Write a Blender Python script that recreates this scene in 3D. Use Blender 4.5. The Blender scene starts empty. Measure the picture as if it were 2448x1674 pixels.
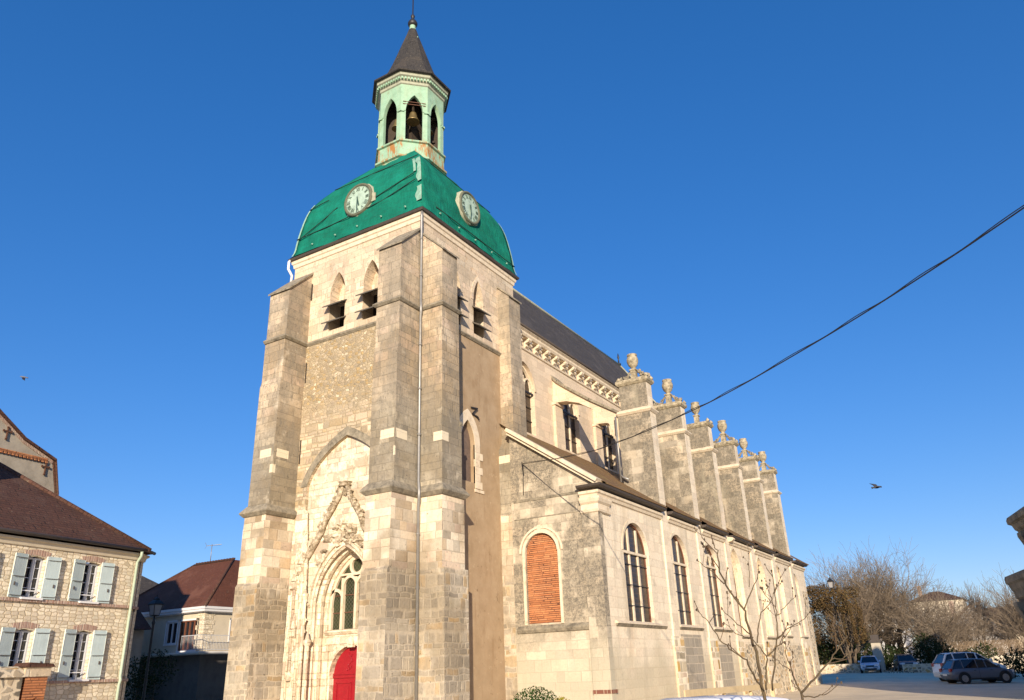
import bpy, bmesh, math, random
from mathutils import Vector, Matrix
from mathutils.geometry import tessellate_polygon
R = math.radians
S = bpy.context.scene
COL = S.collection

# ------------------------------------------------------------------ camera
CAMZ = 1.9
yaw, pitch, roll = R(30.839), R(22.550), R(-2.148)
fw = Vector((math.cos(pitch)*math.cos(yaw), math.cos(pitch)*math.sin(yaw), math.sin(pitch)))
rt = Vector((math.sin(yaw), -math.cos(yaw), 0)); up = rt.cross(fw)
r2 = math.cos(roll)*rt + math.sin(roll)*up; u2 = -math.sin(roll)*rt + math.cos(roll)*up
cd = bpy.data.cameras.new('camera'); cam = bpy.data.objects.new('camera', cd); COL.objects.link(cam)
cam.matrix_world = Matrix(((r2.x, u2.x, -fw.x, 0), (r2.y, u2.y, -fw.y, 0), (r2.z, u2.z, -fw.z, CAMZ), (0, 0, 0, 1)))
cd.sensor_width = 36; cd.sensor_fit = 'HORIZONTAL'; cd.lens = 36*1840/2448
cd.clip_start = .05; cd.clip_end = 4000
S.camera = cam

# ------------------------------------------------------------------ light
SUN_AZ, SUN_EL = R(31), R(15)          # direction the light travels (from +X, towards +Y) and its height
sl = bpy.data.lights.new('sun', 'SUN'); so = bpy.data.objects.new('sun', sl); COL.objects.link(so)
sd = Vector((math.cos(SUN_AZ)*math.cos(SUN_EL), math.sin(SUN_AZ)*math.cos(SUN_EL), -math.sin(SUN_EL)))
so.rotation_euler = sd.to_track_quat('-Z', 'Y').to_euler()
sl.energy = 5.0; sl.angle = R(.5); sl.color = (1, .85, .66)
W = bpy.data.worlds.new('World'); S.world = W; W.use_nodes = True
wn = W.node_tree.nodes; wl = W.node_tree.links
sky = wn.new('ShaderNodeTexSky'); sky.sky_type = 'NISHITA'; sky.sun_disc = False
sky.sun_elevation = SUN_EL; sky.sun_rotation = math.atan2(-sd.x, -sd.y)
sky.altitude = 100; sky.air_density = 1.0; sky.dust_density = .25; sky.ozone_density = 3.0
bg = wn['Background']; bg.inputs['Strength'].default_value = .122
gam = wn.new('ShaderNodeGamma'); gam.inputs['Gamma'].default_value = .68; wl.new(sky.outputs[0], gam.inputs['Color'])
hsv = wn.new('ShaderNodeHueSaturation'); hsv.inputs['Saturation'].default_value = 1.54
wl.new(gam.outputs[0], hsv.inputs['Color']); tint = wn.new('ShaderNodeMix'); tint.data_type = 'RGBA'; tint.blend_type = 'MULTIPLY'; tint.inputs[0].default_value = 1; tint.inputs[7].default_value = (1.09, 1.17, 1.62, 1)
wl.new(hsv.outputs[0], tint.inputs[6]); wl.new(tint.outputs[2], bg.inputs['Color'])
S.view_settings.view_transform = 'Standard'; S.view_settings.look = 'None'
S.view_settings.exposure = .46; S.view_settings.gamma = 1

# ------------------------------------------------------------------ material helpers
class NT:
    def __init__(s, name):
        s.m = bpy.data.materials.new(name); s.m.use_nodes = True
        s.t = s.m.node_tree; s.b = s.t.nodes['Principled BSDF']
    def n(s, typ, ins=None, **props):
        nd = s.t.nodes.new(typ)
        for k, v in props.items(): setattr(nd, k, v)
        for k, v in (ins or {}).items(): s.set(nd.inputs[k], v)
        return nd
    def set(s, sock, v):
        if isinstance(v, bpy.types.NodeSocket): s.t.links.new(v, sock)
        elif isinstance(v, (tuple, list)) and len(v) == 3 and sock.type == 'RGBA': sock.default_value = (*v, 1)
        else: sock.default_value = v
    def math(s, op, a, b=None, c=None, clamp=False):
        nd = s.n('ShaderNodeMath', operation=op, use_clamp=clamp)
        s.set(nd.inputs[0], a)
        if b is not None: s.set(nd.inputs[1], b)
        if c is not None: s.set(nd.inputs[2], c)
        return nd.outputs[0]
    def mix(s, f, a, b, mode='MIX'):
        nd = s.n('ShaderNodeMix', data_type='RGBA', blend_type=mode, clamp_factor=True)
        s.set(nd.inputs[0], f); s.set(nd.inputs[6], a); s.set(nd.inputs[7], b)
        return nd.outputs[2]
    def lerp(s, f, a, b):
        nd = s.n('ShaderNodeMix', data_type='FLOAT', clamp_factor=True)
        s.set(nd.inputs[0], f); s.set(nd.inputs[2], a); s.set(nd.inputs[3], b)
        return nd.outputs[0]
    def step(s, v, a, b, lo=0., hi=1.):
        nd = s.n('ShaderNodeMapRange', interpolation_type='SMOOTHSTEP')
        s.set(nd.inputs[0], v); s.set(nd.inputs[1], a); s.set(nd.inputs[2], b); s.set(nd.inputs[3], lo); s.set(nd.inputs[4], hi)
        return nd.outputs[0]
    def noise(s, vec, scale, detail=4, rough=.6, col=False, dim='3D'):
        nd = s.n('ShaderNodeTexNoise', {'Scale': scale, 'Detail': detail, 'Roughness': rough}, noise_dimensions=dim)
        s.set(nd.inputs['Vector'], vec)
        return nd.outputs[1 if col else 0]
    def ramp(s, f, stops, interp='LINEAR'):
        nd = s.n('ShaderNodeValToRGB'); cr = nd.color_ramp; cr.interpolation = interp
        while len(cr.elements) < len(stops): cr.elements.new(.5)
        for e, (p, c) in zip(cr.elements, stops): e.position = p; e.color = (*c, 1)
        s.set(nd.inputs[0], f); return nd.outputs[0]
    def pal(s, f, cols):
        return s.ramp(f, [(i/len(cols), c) for i, c in enumerate(cols)], 'CONSTANT')
    def uv(s): return s.n('ShaderNodeTexCoord').outputs['UV']
    def geo(s): return s.n('ShaderNodeNewGeometry')
    def sep(s, v):
        nd = s.n('ShaderNodeSeparateXYZ'); s.set(nd.inputs[0], v); return nd.outputs
    def comb(s, x=0., y=0., z=0.):
        nd = s.n('ShaderNodeCombineXYZ'); s.set(nd.inputs[0], x); s.set(nd.inputs[1], y); s.set(nd.inputs[2], z); return nd.outputs[0]
    def vmul(s, v, k):
        nd = s.n('ShaderNodeVectorMath', operation='MULTIPLY'); s.set(nd.inputs[0], v); nd.inputs[1].default_value = k; return nd.outputs[0]
    def white(s, x, y=None):
        if y is None:
            nd = s.n('ShaderNodeTexWhiteNoise', noise_dimensions='1D'); s.set(nd.inputs['W'], x)
        else:
            nd = s.n('ShaderNodeTexWhiteNoise', noise_dimensions='2D'); s.set(nd.inputs['Vector'], s.comb(x, y, 0.))
        return nd.outputs
    def done(s, col, rough=.9, h=None, bump=.3, dist=.03, spec=.25, metal=0.):
        s.set(s.b.inputs['Base Color'], col); s.set(s.b.inputs['Roughness'], rough)
        s.b.inputs['Specular IOR Level'].default_value = spec; s.set(s.b.inputs['Metallic'], metal)
        if h is not None:
            bn = s.n('ShaderNodeBump', {'Strength': bump, 'Distance': dist, 'Height': h})
            s.t.links.new(bn.outputs[0], s.b.inputs['Normal'])
        return s.m

def blocks(N, w, h, m, wob, cols, joint, seed=0., rowvar=.3, con=.3):
    """coursed masonry: returns colour, height; every stone has its own tone"""
    uv = N.uv(); x, y, _ = N.sep(uv)
    wv = N.noise(uv, 2.2, 2, .5, True); wr, wg, _b = N.sep(wv)
    x = N.math('ADD', x, N.math('MULTIPLY', N.math('SUBTRACT', wr, .5), wob))
    y = N.math('ADD', y, N.math('MULTIPLY', N.math('SUBTRACT', wg, .5), wob))
    yy = N.math('ADD', N.math('DIVIDE', y, h), seed)
    if rowvar:
        yy = N.math('ADD', yy, N.math('MULTIPLY', N.math('SINE', N.math('MULTIPLY', yy, 1.9)), rowvar))
    row = N.math('FLOOR', yy); fv = N.math('SUBTRACT', yy, row)
    r1 = N.white(N.math('ADD', row, seed+.37))[0]
    wr_ = N.math('MULTIPLY', N.math('ADD', N.math('MULTIPLY', r1, .7), .65), w)
    xx = N.math('ADD', N.math('DIVIDE', x, wr_), N.math('MULTIPLY', r1, 17.3))
    xx = N.math('ADD', xx, N.math('MULTIPLY', N.math('SINE', N.math('ADD', N.math('MULTIPLY', xx, 2.3), N.math('MULTIPLY', row, 2.1))), .28))
    col = N.math('FLOOR', xx); fu = N.math('SUBTRACT', xx, col)
    rn, rc = N.white(col, N.math('ADD', row, seed))
    ex = N.math('MULTIPLY', N.math('MINIMUM', fu, N.math('SUBTRACT', 1., fu)), wr_)
    ey = N.math('MULTIPLY', N.math('MINIMUM', fv, N.math('SUBTRACT', 1., fv)), h)
    e = N.math('ADD', N.math('MINIMUM', ex, ey), N.math('MULTIPLY', N.math('SUBTRACT', N.noise(uv, 9, 3), .5), m*1.2))
    k = N.step(e, m*.3, m*1.5)
    jv = N.step(N.noise(uv, 1.1, 3, .6), .36, .62, .5, 1.)
    kc = N.math('SUBTRACT', 1., N.math('MULTIPLY', N.math('SUBTRACT', 1., k), jv))
    c = N.pal(rn, cols)
    rr, rg, rb = N.sep(rc)
    avg = tuple(sum(q[i] for q in cols)/len(cols) for i in range(3))
    worn = N.step(N.noise(uv, .8, 4, .6), .34, .62, min(1., con*1.3), con*.7)
    c = N.mix(worn, avg, c)
    c = N.mix(con, c, N.ramp(rg, [(0, (.62, .62, .62)), (.5, (1, 1, 1)), (1, (1.25, 1.22, 1.18))]), 'MULTIPLY')
    fine = N.noise(uv, 11, 5, .7)
    c = N.mix(.55, c, N.ramp(fine, [(.25, (.62, .6, .57)), (.5, (1, 1, 1)), (.8, (1.2, 1.2, 1.18))]), 'MULTIPLY')
    c = N.mix(kc, joint, c)
    hh = N.math('ADD', kc, N.math('MULTIPLY', fine, .8))
    hh = N.math('ADD', hh, N.math('MULTIPLY', rb, .35))
    return c, hh

def rubble(N, sx, sy, m, cols, joint, wob=.12, rnd=1.):
    uv = N.uv(); x, y, _ = N.sep(uv)
    wv = N.noise(uv, 2.5, 2, .5, True); a, b, _c = N.sep(wv)
    x = N.math('ADD', N.math('DIVIDE', x, sx), N.math('MULTIPLY', a, wob*8))
    y = N.math('ADD', N.math('DIVIDE', y, sy), N.math('MULTIPLY', b, wob*8))
    v = N.comb(x, y, 0.)
    v1 = N.n('ShaderNodeTexVoronoi', {'Vector': v, 'Scale': 1., 'Randomness': rnd}, voronoi_dimensions='2D')
    v2 = N.n('ShaderNodeTexVoronoi', {'Vector': v, 'Scale': 1., 'Randomness': rnd}, voronoi_dimensions='2D', feature='DISTANCE_TO_EDGE')
    r, g, b2 = N.sep(v1.outputs['Color'])
    fine = N.noise(uv, 12, 5, .7)
    e = N.math('ADD', v2.outputs['Distance'], N.math('MULTIPLY', N.math('SUBTRACT', fine, .5), m*1.2))
    k = N.step(e, m*.5, m*1.4)
    c = N.pal(r, cols)
    c = N.mix(.5, c, N.ramp(g, [(0, (.6, .6, .6)), (.5, (1, 1, 1)), (1, (1.25, 1.25, 1.22))]), 'MULTIPLY')
    c = N.mix(.5, c, N.ramp(fine, [(.25, (.6, .6, .57)), (.5, (1, 1, 1)), (.8, (1.22, 1.2, 1.18))]), 'MULTIPLY')
    c = N.mix(k, joint, c)
    return c, N.math('ADD', k, N.math('MULTIPLY', fine, .7))

def stain(N, c, scale, lo, hi, col, amt, stretch=(1, 1, 1), detail=5):
    f = N.noise(N.vmul(N.geo().outputs['Position'], stretch), scale, detail, .65)
    return N.mix(N.math('MULTIPLY', N.step(f, lo, hi), amt), c, col)

def zones(N, layers, amp=.35):
    z = N.sep(N.geo().outputs['Position'])[2]
    zz = N.math('ADD', z, N.math('MULTIPLY', N.math('SUBTRACT', N.noise(N.geo().outputs['Position'], .9, 4), .5), amp))
    (c, h), = [layers[0][1]]
    for z0, (c2, h2) in layers[1:]:
        sf = .06 if z0 < 6 else .9 if z0 > 9 else .03
        k = N.step(zz, z0-sf, z0+sf)
        c = N.mix(k, c, c2); h = N.lerp(k, h, h2)
    return c, h

CREAM=(.66,.55,.40); WHITE=(.78,.69,.53); PINK=(.66,.50,.37); TAN=(.46,.37,.25); GTAN=(.40,.34,.25); GREY=(.31,.275,.215); DK=(.19,.165,.125); OCH=(.46,.29,.12); RUST=(.38,.21,.10)
JOINT=(.62,.52,.37)

def plain(name, col, rough=.6, metal=0., spec=.4, var=.25, scale=6., bump=.15):
    N = NT(name); f = N.noise(N.geo().outputs['Position'] if False else N.n('ShaderNodeTexCoord').outputs['Object'], scale, 5, .65)
    c = N.mix(1., col, N.ramp(f, [(.25, (1-var,)*3), (.5, (1, 1, 1)), (.8, (1+var*.6,)*3)]), 'MULTIPLY')
    return N.done(c, rough, f, bump, .02, spec, metal)

MT = {}
def make_materials():
    # tower lower walls and buttresses
    N = NT('tower_stone')
    L0 = blocks(N, .40, .26, .034, .16, [(.44,.38,.29), (.48,.41,.30), (.40,.345,.265), (.45,.39,.30), (.52,.45,.33), (.47,.39,.28), (.50,.35,.18), (.43,.37,.29), (.36,.31,.24), (.48,.42,.32), (.52,.46,.36)], (.58,.49,.36), 3., con=.7)
    L1 = blocks(N, .55, .34, .014, .03, [WHITE, CREAM, PINK, WHITE, CREAM, WHITE, (.56,.42,.26), PINK, CREAM, WHITE, GTAN], (.52,.43,.31), 11., .15, .75)
    L2 = blocks(N, .55, .33, .012, .03, [(.32,.285,.22), (.37,.32,.24), (.34,.295,.225), (.33,.29,.215), (.40,.345,.255), (.36,.315,.235), (.50,.43,.31), GTAN], (.31,.27,.2), 23., .15, .45)
    L3 = blocks(N, .55, .33, .012, .03, [(.52,.42,.29), (.56,.45,.31), GTAN, TAN, PINK, (.56,.46,.33), TAN, CREAM], (.36,.29,.2), 31., .15, .45)
    c, h = zones(N, [(0, L0), (5.15, L1), (7.85, L2), (11.2, L3)], .5)
    pz = N.geo().outputs['Position']; q = N.noise(pz, .38, 4, .6); zq = N.sep(pz)[2]
    band = N.math('MULTIPLY', N.step(zq, 7.6, 8.4), N.step(zq, 14.6, 12.2))
    q = N.math('ADD', q, N.math('MULTIPLY', band, .10))
    c = N.mix(N.math('MULTIPLY', N.step(q, .46, .6), .85), c, N.mix(1., c, (.64, .605, .55), 'MULTIPLY'))
    pre = c
    c = stain(N, c, .7, .44, .64, (.25,.215,.165), .62, (1, 1, .35))
    c = stain(N, c, 2.8, .48, .66, (.20,.175,.135), .55, (1, 1, .5), 7)
    c = stain(N, c, 9., .52, .66, (.17,.15,.115), .5, (1, 1, .7), 6)
    c = stain(N, c, 1.4, .58, .72, (.62,.54,.41), .5)
    c = N.mix(N.math('MULTIPLY', N.step(zq, 7.95, 7.75), N.step(zq, 5.1, 5.3, .4, .72)), c, pre)
    w1 = N.white(N.math('FLOOR', N.math('MULTIPLY', N.sep(pz)[2], 3.)), N.math('FLOOR', N.math('MULTIPLY', N.math('ADD', N.sep(pz)[0], N.sep(pz)[1]), 1.6)))[0]
    zz = N.sep(pz)[2]
    c = N.mix(N.math('MULTIPLY', N.step(w1, .93, .935), N.math('MULTIPLY', N.step(zz, 7.9, 8.0), N.step(zz, 11.5, 10.8))), c, (.70,.60,.43))
    pit = N.noise(N.geo().outputs['Position'], 9., 3, .5)
    c = N.mix(N.math('MULTIPLY', N.step(pit, .68, .73), .7), c, (.09,.075,.055))
    MT['tower'] = N.done(c, .92, h, .5, .03)
    # side of the tower above the string course
    N = NT('belfry_ashlar')
    c, h = blocks(N, .6, .34, .014, .04, [CREAM, PINK, CREAM, (.56,.45,.31), (.60,.47,.33), PINK, WHITE, CREAM, TAN, (.62,.50,.36)], (.44,.35,.24), 41., .15, .42)
    c = stain(N, c, .8, .48, .68, (.32,.27,.2), .5)
    c = stain(N, c, 8., .52, .68, (.26,.215,.16), .5, (1, 1, .6), 6)
    c = stain(N, c, 3.2, .6, .72, (.55,.33,.16), .45)
    pit = N.noise(N.geo().outputs['Position'], 9., 3, .5)
    c = N.mix(N.math('MULTIPLY', N.step(pit, .69, .73), .6), c, (.12,.10,.07))
    MT['belfry'] = N.done(c, .92, h, .35, .025)
    N = NT('tower_rubble')
    La = blocks(N, .36, .19, .026, .12, [(.58,.47,.33), TAN, (.56,.43,.31), CREAM, (.37,.31,.22), (.48,.38,.25), (.45,.33,.18), (.55,.45,.32)], (.41,.33,.21), 5., con=.7)
    Lb = rubble(N, .17, .11, .10, [(.38,.30,.20), (.45,.36,.24), (.38,.31,.21), (.58,.48,.34), (.42,.32,.19), (.42,.30,.15), (.38,.30,.2), (.33,.27,.19), (.44,.36,.24)], (.41,.33,.205))
    c, h = zones(N, [(0, La), (11.9, Lb)], 1.2)
    c = stain(N, c, .9, .55, .72, (.27,.22,.15), .45)
    c = stain(N, c, 5., .66, .74, (.10,.07,.05), .6)
    MT['rubble'] = N.done(c, .95, h, .7, .04)
    N = NT('portal_limestone')
    La = blocks(N, .5, .3, .016, .05, [WHITE, CREAM, PINK, WHITE, (.60,.48,.33), CREAM], (.50,.40,.27), 7., con=.8)
    c, h = La
    f = N.noise(N.geo().outputs['Position'], 2.4, 6, .7)
    c = N.mix(N.math('MULTIPLY', N.step(f, .5, .62), .8), c, (.82, .74, .57))
    c = stain(N, c, 4.5, .56, .70, (.36,.29,.2), .65)
    c = stain(N, c, 11., .58, .70, (.30,.24,.16), .5)
    c = stain(N, c, .9, .54, .70, (.46,.37,.24), .55)
    MT['portal'] = N.done(c, .9, N.math('ADD', h, N.math('MULTIPLY', f, 1.5)), .6, .04)
    N = NT('carved_limestone')
    f = N.noise(N.geo().outputs['Position'], 5., 6, .7)
    c = N.ramp(f, [(.34, (.24,.19,.125)), (.44, (.48,.39,.27)), (.53, (.70,.61,.45)), (.8, (.78,.69,.52))])
    MT['carved'] = N.done(c, .92, f, .9, .06)
    N = NT('weathered_urn_stone')
    f = N.noise(N.geo().outputs['Position'], 5., 6, .7)
    c = N.ramp(f, [(.34, (.15,.125,.085)), (.48, (.33,.28,.19)), (.62, (.50,.43,.30)), (.8, (.60,.52,.37))]); MT['urnstone'] = N.done(c, .95, f, .7, .05)
    N = NT('shadow_toned_carving')
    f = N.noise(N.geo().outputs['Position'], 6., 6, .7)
    c = N.ramp(f, [(.34, (.14,.11,.07)), (.48, (.33,.26,.17)), (.6, (.60,.51,.37)), (.8, (.74,.65,.49))])  # dark end of the ramp stands in for shadow in the relief
    MT['shadowcarve'] = N.done(c, .95, f, .9, .06)
    N = NT('ochre_render')
    p = N.geo().outputs['Position']
    f = N.noise(p, 1.3, 6, .7); g = N.noise(N.vmul(p, (1, 1, .35)), 2.3, 5, .65)
    c = N.ramp(f, [(.3, (.31,.22,.13)), (.5, (.37,.268,.165)), (.75, (.43,.325,.21))])
    c = N.mix(N.math('MULTIPLY', N.step(g, .58, .68), .5), c, (.27,.18,.10))
    z = N.sep(p)[2]
    c = N.mix(N.math('MULTIPLY', N.step(N.math('ADD', z, N.math('MULTIPLY', f, 3.)), 5.2, 2.4), .5), c, (.30,.22,.14))
    st = N.noise(N.vmul(p, (1, 1, .18)), 3.4, 5, .65); c = N.mix(N.math('MULTIPLY', N.step(st, .54, .68), .45), c, (.25,.165,.09))
    bl = N.noise(p, 2.9, 6, .75); c = N.mix(N.math('MULTIPLY', N.step(bl, .60, .68), N.step(z, 9., 3., .25, .85)), c, (.20,.135,.075))
    c = N.mix(N.math('MULTIPLY', N.step(bl, .38, .33), .6), c, (.52,.40,.27))
    MT['render'] = N.done(c, .95, f, .35, .03)
    N = NT('weathered_cornice_and_shadow_lip')
    f = N.noise(N.geo().outputs['Position'], 4., 6, .7)
    c = N.ramp(f, [(.3, (.12,.105,.08)), (.5, (.26,.225,.165)), (.75, (.42,.36,.26))])
    MT['string'] = N.done(c, .95, f, .6, .04)
    N = NT('pale_cornice')
    f = N.noise(N.geo().outputs['Position'], 4., 6, .7)
    c = N.ramp(f, [(.28, (.42,.33,.22)), (.45, (.66,.55,.40)), (.75, (.76,.66,.5))])
    MT['cornice'] = N.done(c, .9, f, .4, .03)
    # aisle west wall, lichen covered ashlar
    def lichen(name, cols, scale, lo, hi, amt, seed, z_fade=None, w=.62, hgt=.36, fine_amt=.9, con=.28, dark=(.115,.105,.085)):
        N = NT(name)
        c, h = blocks(N, w, hgt, .012, .04, cols, (.42,.36,.27), seed, .12, con)
        p = N.geo().outputs['Position']
        big = N.noise(p, scale, 5, .65); fine = N.noise(p, 7., 7, .8); fin2 = N.noise(p, 22., 5, .75)
        x_, y_, _q = N.sep(N.uv())
        bl = N.white(N.math('FLOOR', N.math('DIVIDE', x_, w)), N.math('FLOOR', N.math('DIVIDE', y_, hgt)))[0]
        bsel = N.math('ADD', big, N.math('MULTIPLY', N.math('SUBTRACT', bl, .5), .12))
        k = N.step(bsel, lo, hi)
        if z_fade: k = N.math('MULTIPLY', k, N.step(N.sep(p)[2], z_fade[0], z_fade[1]))
        sp = N.step(N.math('ADD', N.math('MULTIPLY', fine, .6), N.math('MULTIPLY', fin2, .4)), .42, .58)
        c = N.mix(N.math('MULTIPLY', k, .62), c, N.mix(1., c, (.50, .48, .45), 'MULTIPLY'))
        c = N.mix(N.math('MULTIPLY', N.math('MULTIPLY', k, sp), amt*.95), c, dark)
        c = N.mix(N.math('MULTIPLY', N.step(fin2, .60, .70), N.math('MULTIPLY', k, .55)), c, (.56,.49,.37))
        st = N.noise(N.vmul(p, (1, 1, .3)), 1.6, 4)
        c = N.mix(N.math('MULTIPLY', N.step(st, .52, .7), .45), c, (.38,.34,.25))
        dz = N.math('ADD', N.sep(p)[2], N.math('MULTIPLY', big, -6.)); c = N.mix(N.math('MULTIPLY', N.step(dz, .6, -1.6), .6), c, (.45,.41,.30))
        return N.done(c, .93, N.math('ADD', h, fine), .35, .025)
    MT['aisle_w'] = lichen('lichen_ashlar', [CREAM, (.56,.49,.38), WHITE, GTAN, CREAM, (.52,.45,.34), GREY, CREAM], .42, .36, .52, .88, 3., (1.4, 4.2))
    MT['pier_w'] = lichen('pier_lichen_ashlar', [(.44,.39,.30), (.52,.45,.35), GREY, GTAN, CREAM, (.5,.44,.34), GREY, (.46,.4,.31)], .5, .33, .52, .88, 9., None, .6, .38, con=.55)
    # aisle south wall
    N = NT('cream_ashlar')
    c, h = blocks(N, .75, .36, .010, .02, [WHITE, WHITE, (.76,.64,.47), CREAM, (.74,.60,.45), WHITE, (.74,.64,.48)], (.60,.49,.35), 13., .1, .3)
    c = stain(N, c, .5, .54, .7, (.50,.41,.28), .5, (1, 1, .5))
    c = stain(N, c, .5, .6, .7, (.60,.42,.26), .35)
    c = stain(N, c, 2.2, .64, .74, (.36,.31,.22), .45, (1, 1, .4))
    zz = N.sep(N.geo().outputs['Position'])[2]; dn = N.noise(N.geo().outputs['Position'], .45, 5, .6)
    c = N.mix(N.math('MULTIPLY', N.step(N.math('ADD', zz, N.math('MULTIPLY', dn, -5.)), .6, -1.), .55), c, (.42,.37,.25))
    c = stain(N, c, 9., .54, .68, (.42,.35,.25), .4, (1, 1, .6), 6)
    c = stain(N, c, 1.5, .53, .68, (.40,.345,.255), .5, (1, 1, .16), 6)
    c = stain(N, c, .9, .60, .72, (.30,.27,.21), .5, (1, 1, .7), 7)
    MT['aisle_s'] = N.done(c, .9, h, .3, .02)
    N = NT('warm_ashlar')
    c, h = blocks(N, .7, .36, .010, .02, [CREAM, PINK, (.66,.53,.38), CREAM, (.62,.50,.36), (.68,.56,.41)], (.50,.40,.28), 15., .1, .3)
    c = stain(N, c, .6, .52, .7, (.46,.36,.24), .5, (1, 1, .5)); c = stain(N, c, 2.4, .6, .72, (.36,.30,.21), .5, (1, 1, .5))
    MT['nave'] = N.done(c, .9, h, .3, .02)
    N = NT('grey_block')
    c, h = blocks(N, .62, .37, .02, .015, [GREY, (.34,.30,.25), GTAN, GREY, (.36,.32,.26)], (.56,.47,.35), 17., .08)
    c = stain(N, c, 2.4, .55, .7, (.2,.18,.15), .5, (1.5, 1.5, .4))
    MT['greyblock'] = N.done(c, .92, h, .35, .02)
    N = NT('ochre_block')
    c, h = blocks(N, .42, .33, .035, .12, [CREAM, WHITE, (.55,.36,.14), CREAM, (.5,.43,.3), PINK, (.56,.34,.10), TAN, WHITE], WHITE, 19., con=.95)
    MT['ochreblock'] = N.done(c, .92, h, .5, .03)
    N = NT('flint_rubble')
    c, h = rubble(N, .34, .26, .16, [GREY, TAN, GTAN, DK, CREAM, OCH, TAN], (.62,.52,.37))
    MT['flint'] = N.done(c, .95, h, .5, .03)
    N = NT('infill_brick')
    c, h = blocks(N, .55, .075, .018, .012, [(.50,.19,.075), (.56,.23,.095), (.44,.155,.06), (.52,.24,.12), (.58,.27,.12)], (.12,.05,.03), 2., .02, .5)
    MT['brick'] = N.done(c, .9, h, .5, .02)
    N = NT('dark_brick')
    c, h = blocks(N, .24, .2, .012, .01, [(.22,.09,.06), (.26,.11,.07), (.17,.07,.05)], (.5,.42,.3), 2., .05)
    MT['darkbrick'] = N.done(c, .9, h, .4, .02)
    # roofs
    def tiles(name, cols, w, hgt, joint, st, sc=.9):
        N = NT(name); c, h = blocks(N, w, hgt, .010, .02, cols, joint, 4., .05)
        c = stain(N, c, sc, .5, .66, st, .6); c = stain(N, c, 7., .62, .70, (.30,.25,.17), .45)
        return N.done(c, .85, h, .6, .03)
    MT['slate'] = tiles('slate_tiles', [(.056,.05,.048), (.07,.062,.058), (.046,.042,.041), (.09,.08,.072)], .30, .2, (.025,.024,.026), (.10,.088,.08))
    MT['rooftile'] = tiles('brown_roof_tile', [(.085,.04,.028), (.11,.048,.03), (.07,.034,.024), (.13,.06,.04), (.09,.05,.036)], .22, .16, (.03,.016,.012), (.11,.065,.048))
    MT['redtile'] = tiles('plain_red_brown_tile', [(.115,.042,.026), (.13,.048,.028), (.105,.04,.024)], .2, .14, (.11,.042,.025), (.19,.085,.055), .5)
    MT['mosstile'] = tiles('mossy_roof_tile', [(.22,.12,.055), (.26,.15,.065), (.19,.10,.05), (.21,.15,.06)], .2, .13, (.09,.055,.03), (.27,.20,.07), 1.6)
    # left house
    N = NT('house_rubble')
    c, h = rubble(N, .22, .115, .075, [WHITE, (.72,.62,.46), (.74,.66,.5), (.70,.60,.45), (.66,.57,.43), WHITE, (.62,.53,.38)], (.52,.42,.28), .05, .6)
    c = stain(N, c, .8, .58, .7, (.50,.40,.24), .4)
    MT['house'] = N.done(c, .93, h, .6, .04)
    N = NT('house_brick_trim')
    c, h = blocks(N, .07, .24, .012, .02, [(.34,.20,.15), (.40,.26,.2), (.28,.15,.11), (.44,.32,.26)], (.55,.46,.36), 2., .05)
    MT['trim'] = N.done(c, .9, h, .5, .02)
    N = NT('grey_roughcast')
    p = N.geo().outputs['Position']; f = N.noise(p, 1.1, 6, .7)
    c = N.ramp(f, [(.3, (.25,.22,.17)), (.5, (.38,.33,.26)), (.75, (.47,.42,.33))]); MT['roughcast'] = N.done(c, .95, f, .4, .03)
    MT['shutter'] = plain('sage_shutter_paint', (.42,.50,.50), .55, var=.16, scale=2.5)
    MT['shutter_edge'] = plain('shutter_edge_paint', (.62,.66,.60), .55, var=.08)
    MT['whitepaint'] = plain('white_paint', (.74,.73,.72), .5, var=.06)
    MT['greypaint'] = plain('grey_white_paint', (.50,.51,.53), .5, var=.06)
    MT['palegreen'] = plain('pale_green_pipe_paint', (.40,.48,.36), .5, var=.12)
    MT['cream_render'] = plain('cream_render', (.58,.50,.37), .9, var=.12, scale=3.)
    MT['render_white'] = plain('white_render', (.70,.66,.6), .9, var=.1, scale=2.)
    MT['wood'] = plain('brown_window_wood', (.17,.065,.035), .5, var=.25)
    MT['iron'] = plain('black_iron', (.022,.02,.02), .5, spec=.5)
    MT['rustiron'] = plain('rusty_iron', (.13,.06,.035), .8)
    MT['zinc'] = plain('zinc_pipe', (.30,.29,.27), .45, .5, .5, .2)
    MT['gutter'] = plain('dark_gutter', (.07,.055,.045), .6)
    MT['wood_dark'] = plain('tarred_wood_and_dark_interior', (.045,.032,.022), .8, var=.35)
    MT['louvre'] = plain('slate_louvre', (.10,.088,.07), .75, var=.35)
    MT['glass'] = plain('dark_leaded_glass', (.030,.022,.018), .18, spec=.5, var=.5, scale=9., bump=.05)
    N = NT('leaded_window_glass')
    x, y, _ = N.sep(N.uv())
    a = N.math('FRACT', N.math('MULTIPLY', N.math('ADD', x, y), 6.5)); b = N.math('FRACT', N.math('MULTIPLY', N.math('SUBTRACT', x, y), 6.5))
    k = N.step(N.math('MINIMUM', a, b), .10, .16)
    f = N.noise(N.geo().outputs['Position'], 1.6, 3)
    g = N.ramp(f, [(.3, (.012,.02,.008)), (.55, (.04,.05,.02)), (.75, (.02,.07,.03))])
    MT['lead'] = N.done(N.mix(k, (.10,.09,.07), g), .25, k, .3, .01, .5)
    N = NT('nave_leaded_glass')
    x, y, _ = N.sep(N.uv()); f = N.noise(N.uv(), 7, 4, .7)
    a = N.math('FRACT', N.math('MULTIPLY', x, 7.)); b = N.math('FRACT', N.math('MULTIPLY', y, 5.))
    k = N.step(N.math('MINIMUM', a, b), .10, .2)
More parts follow.
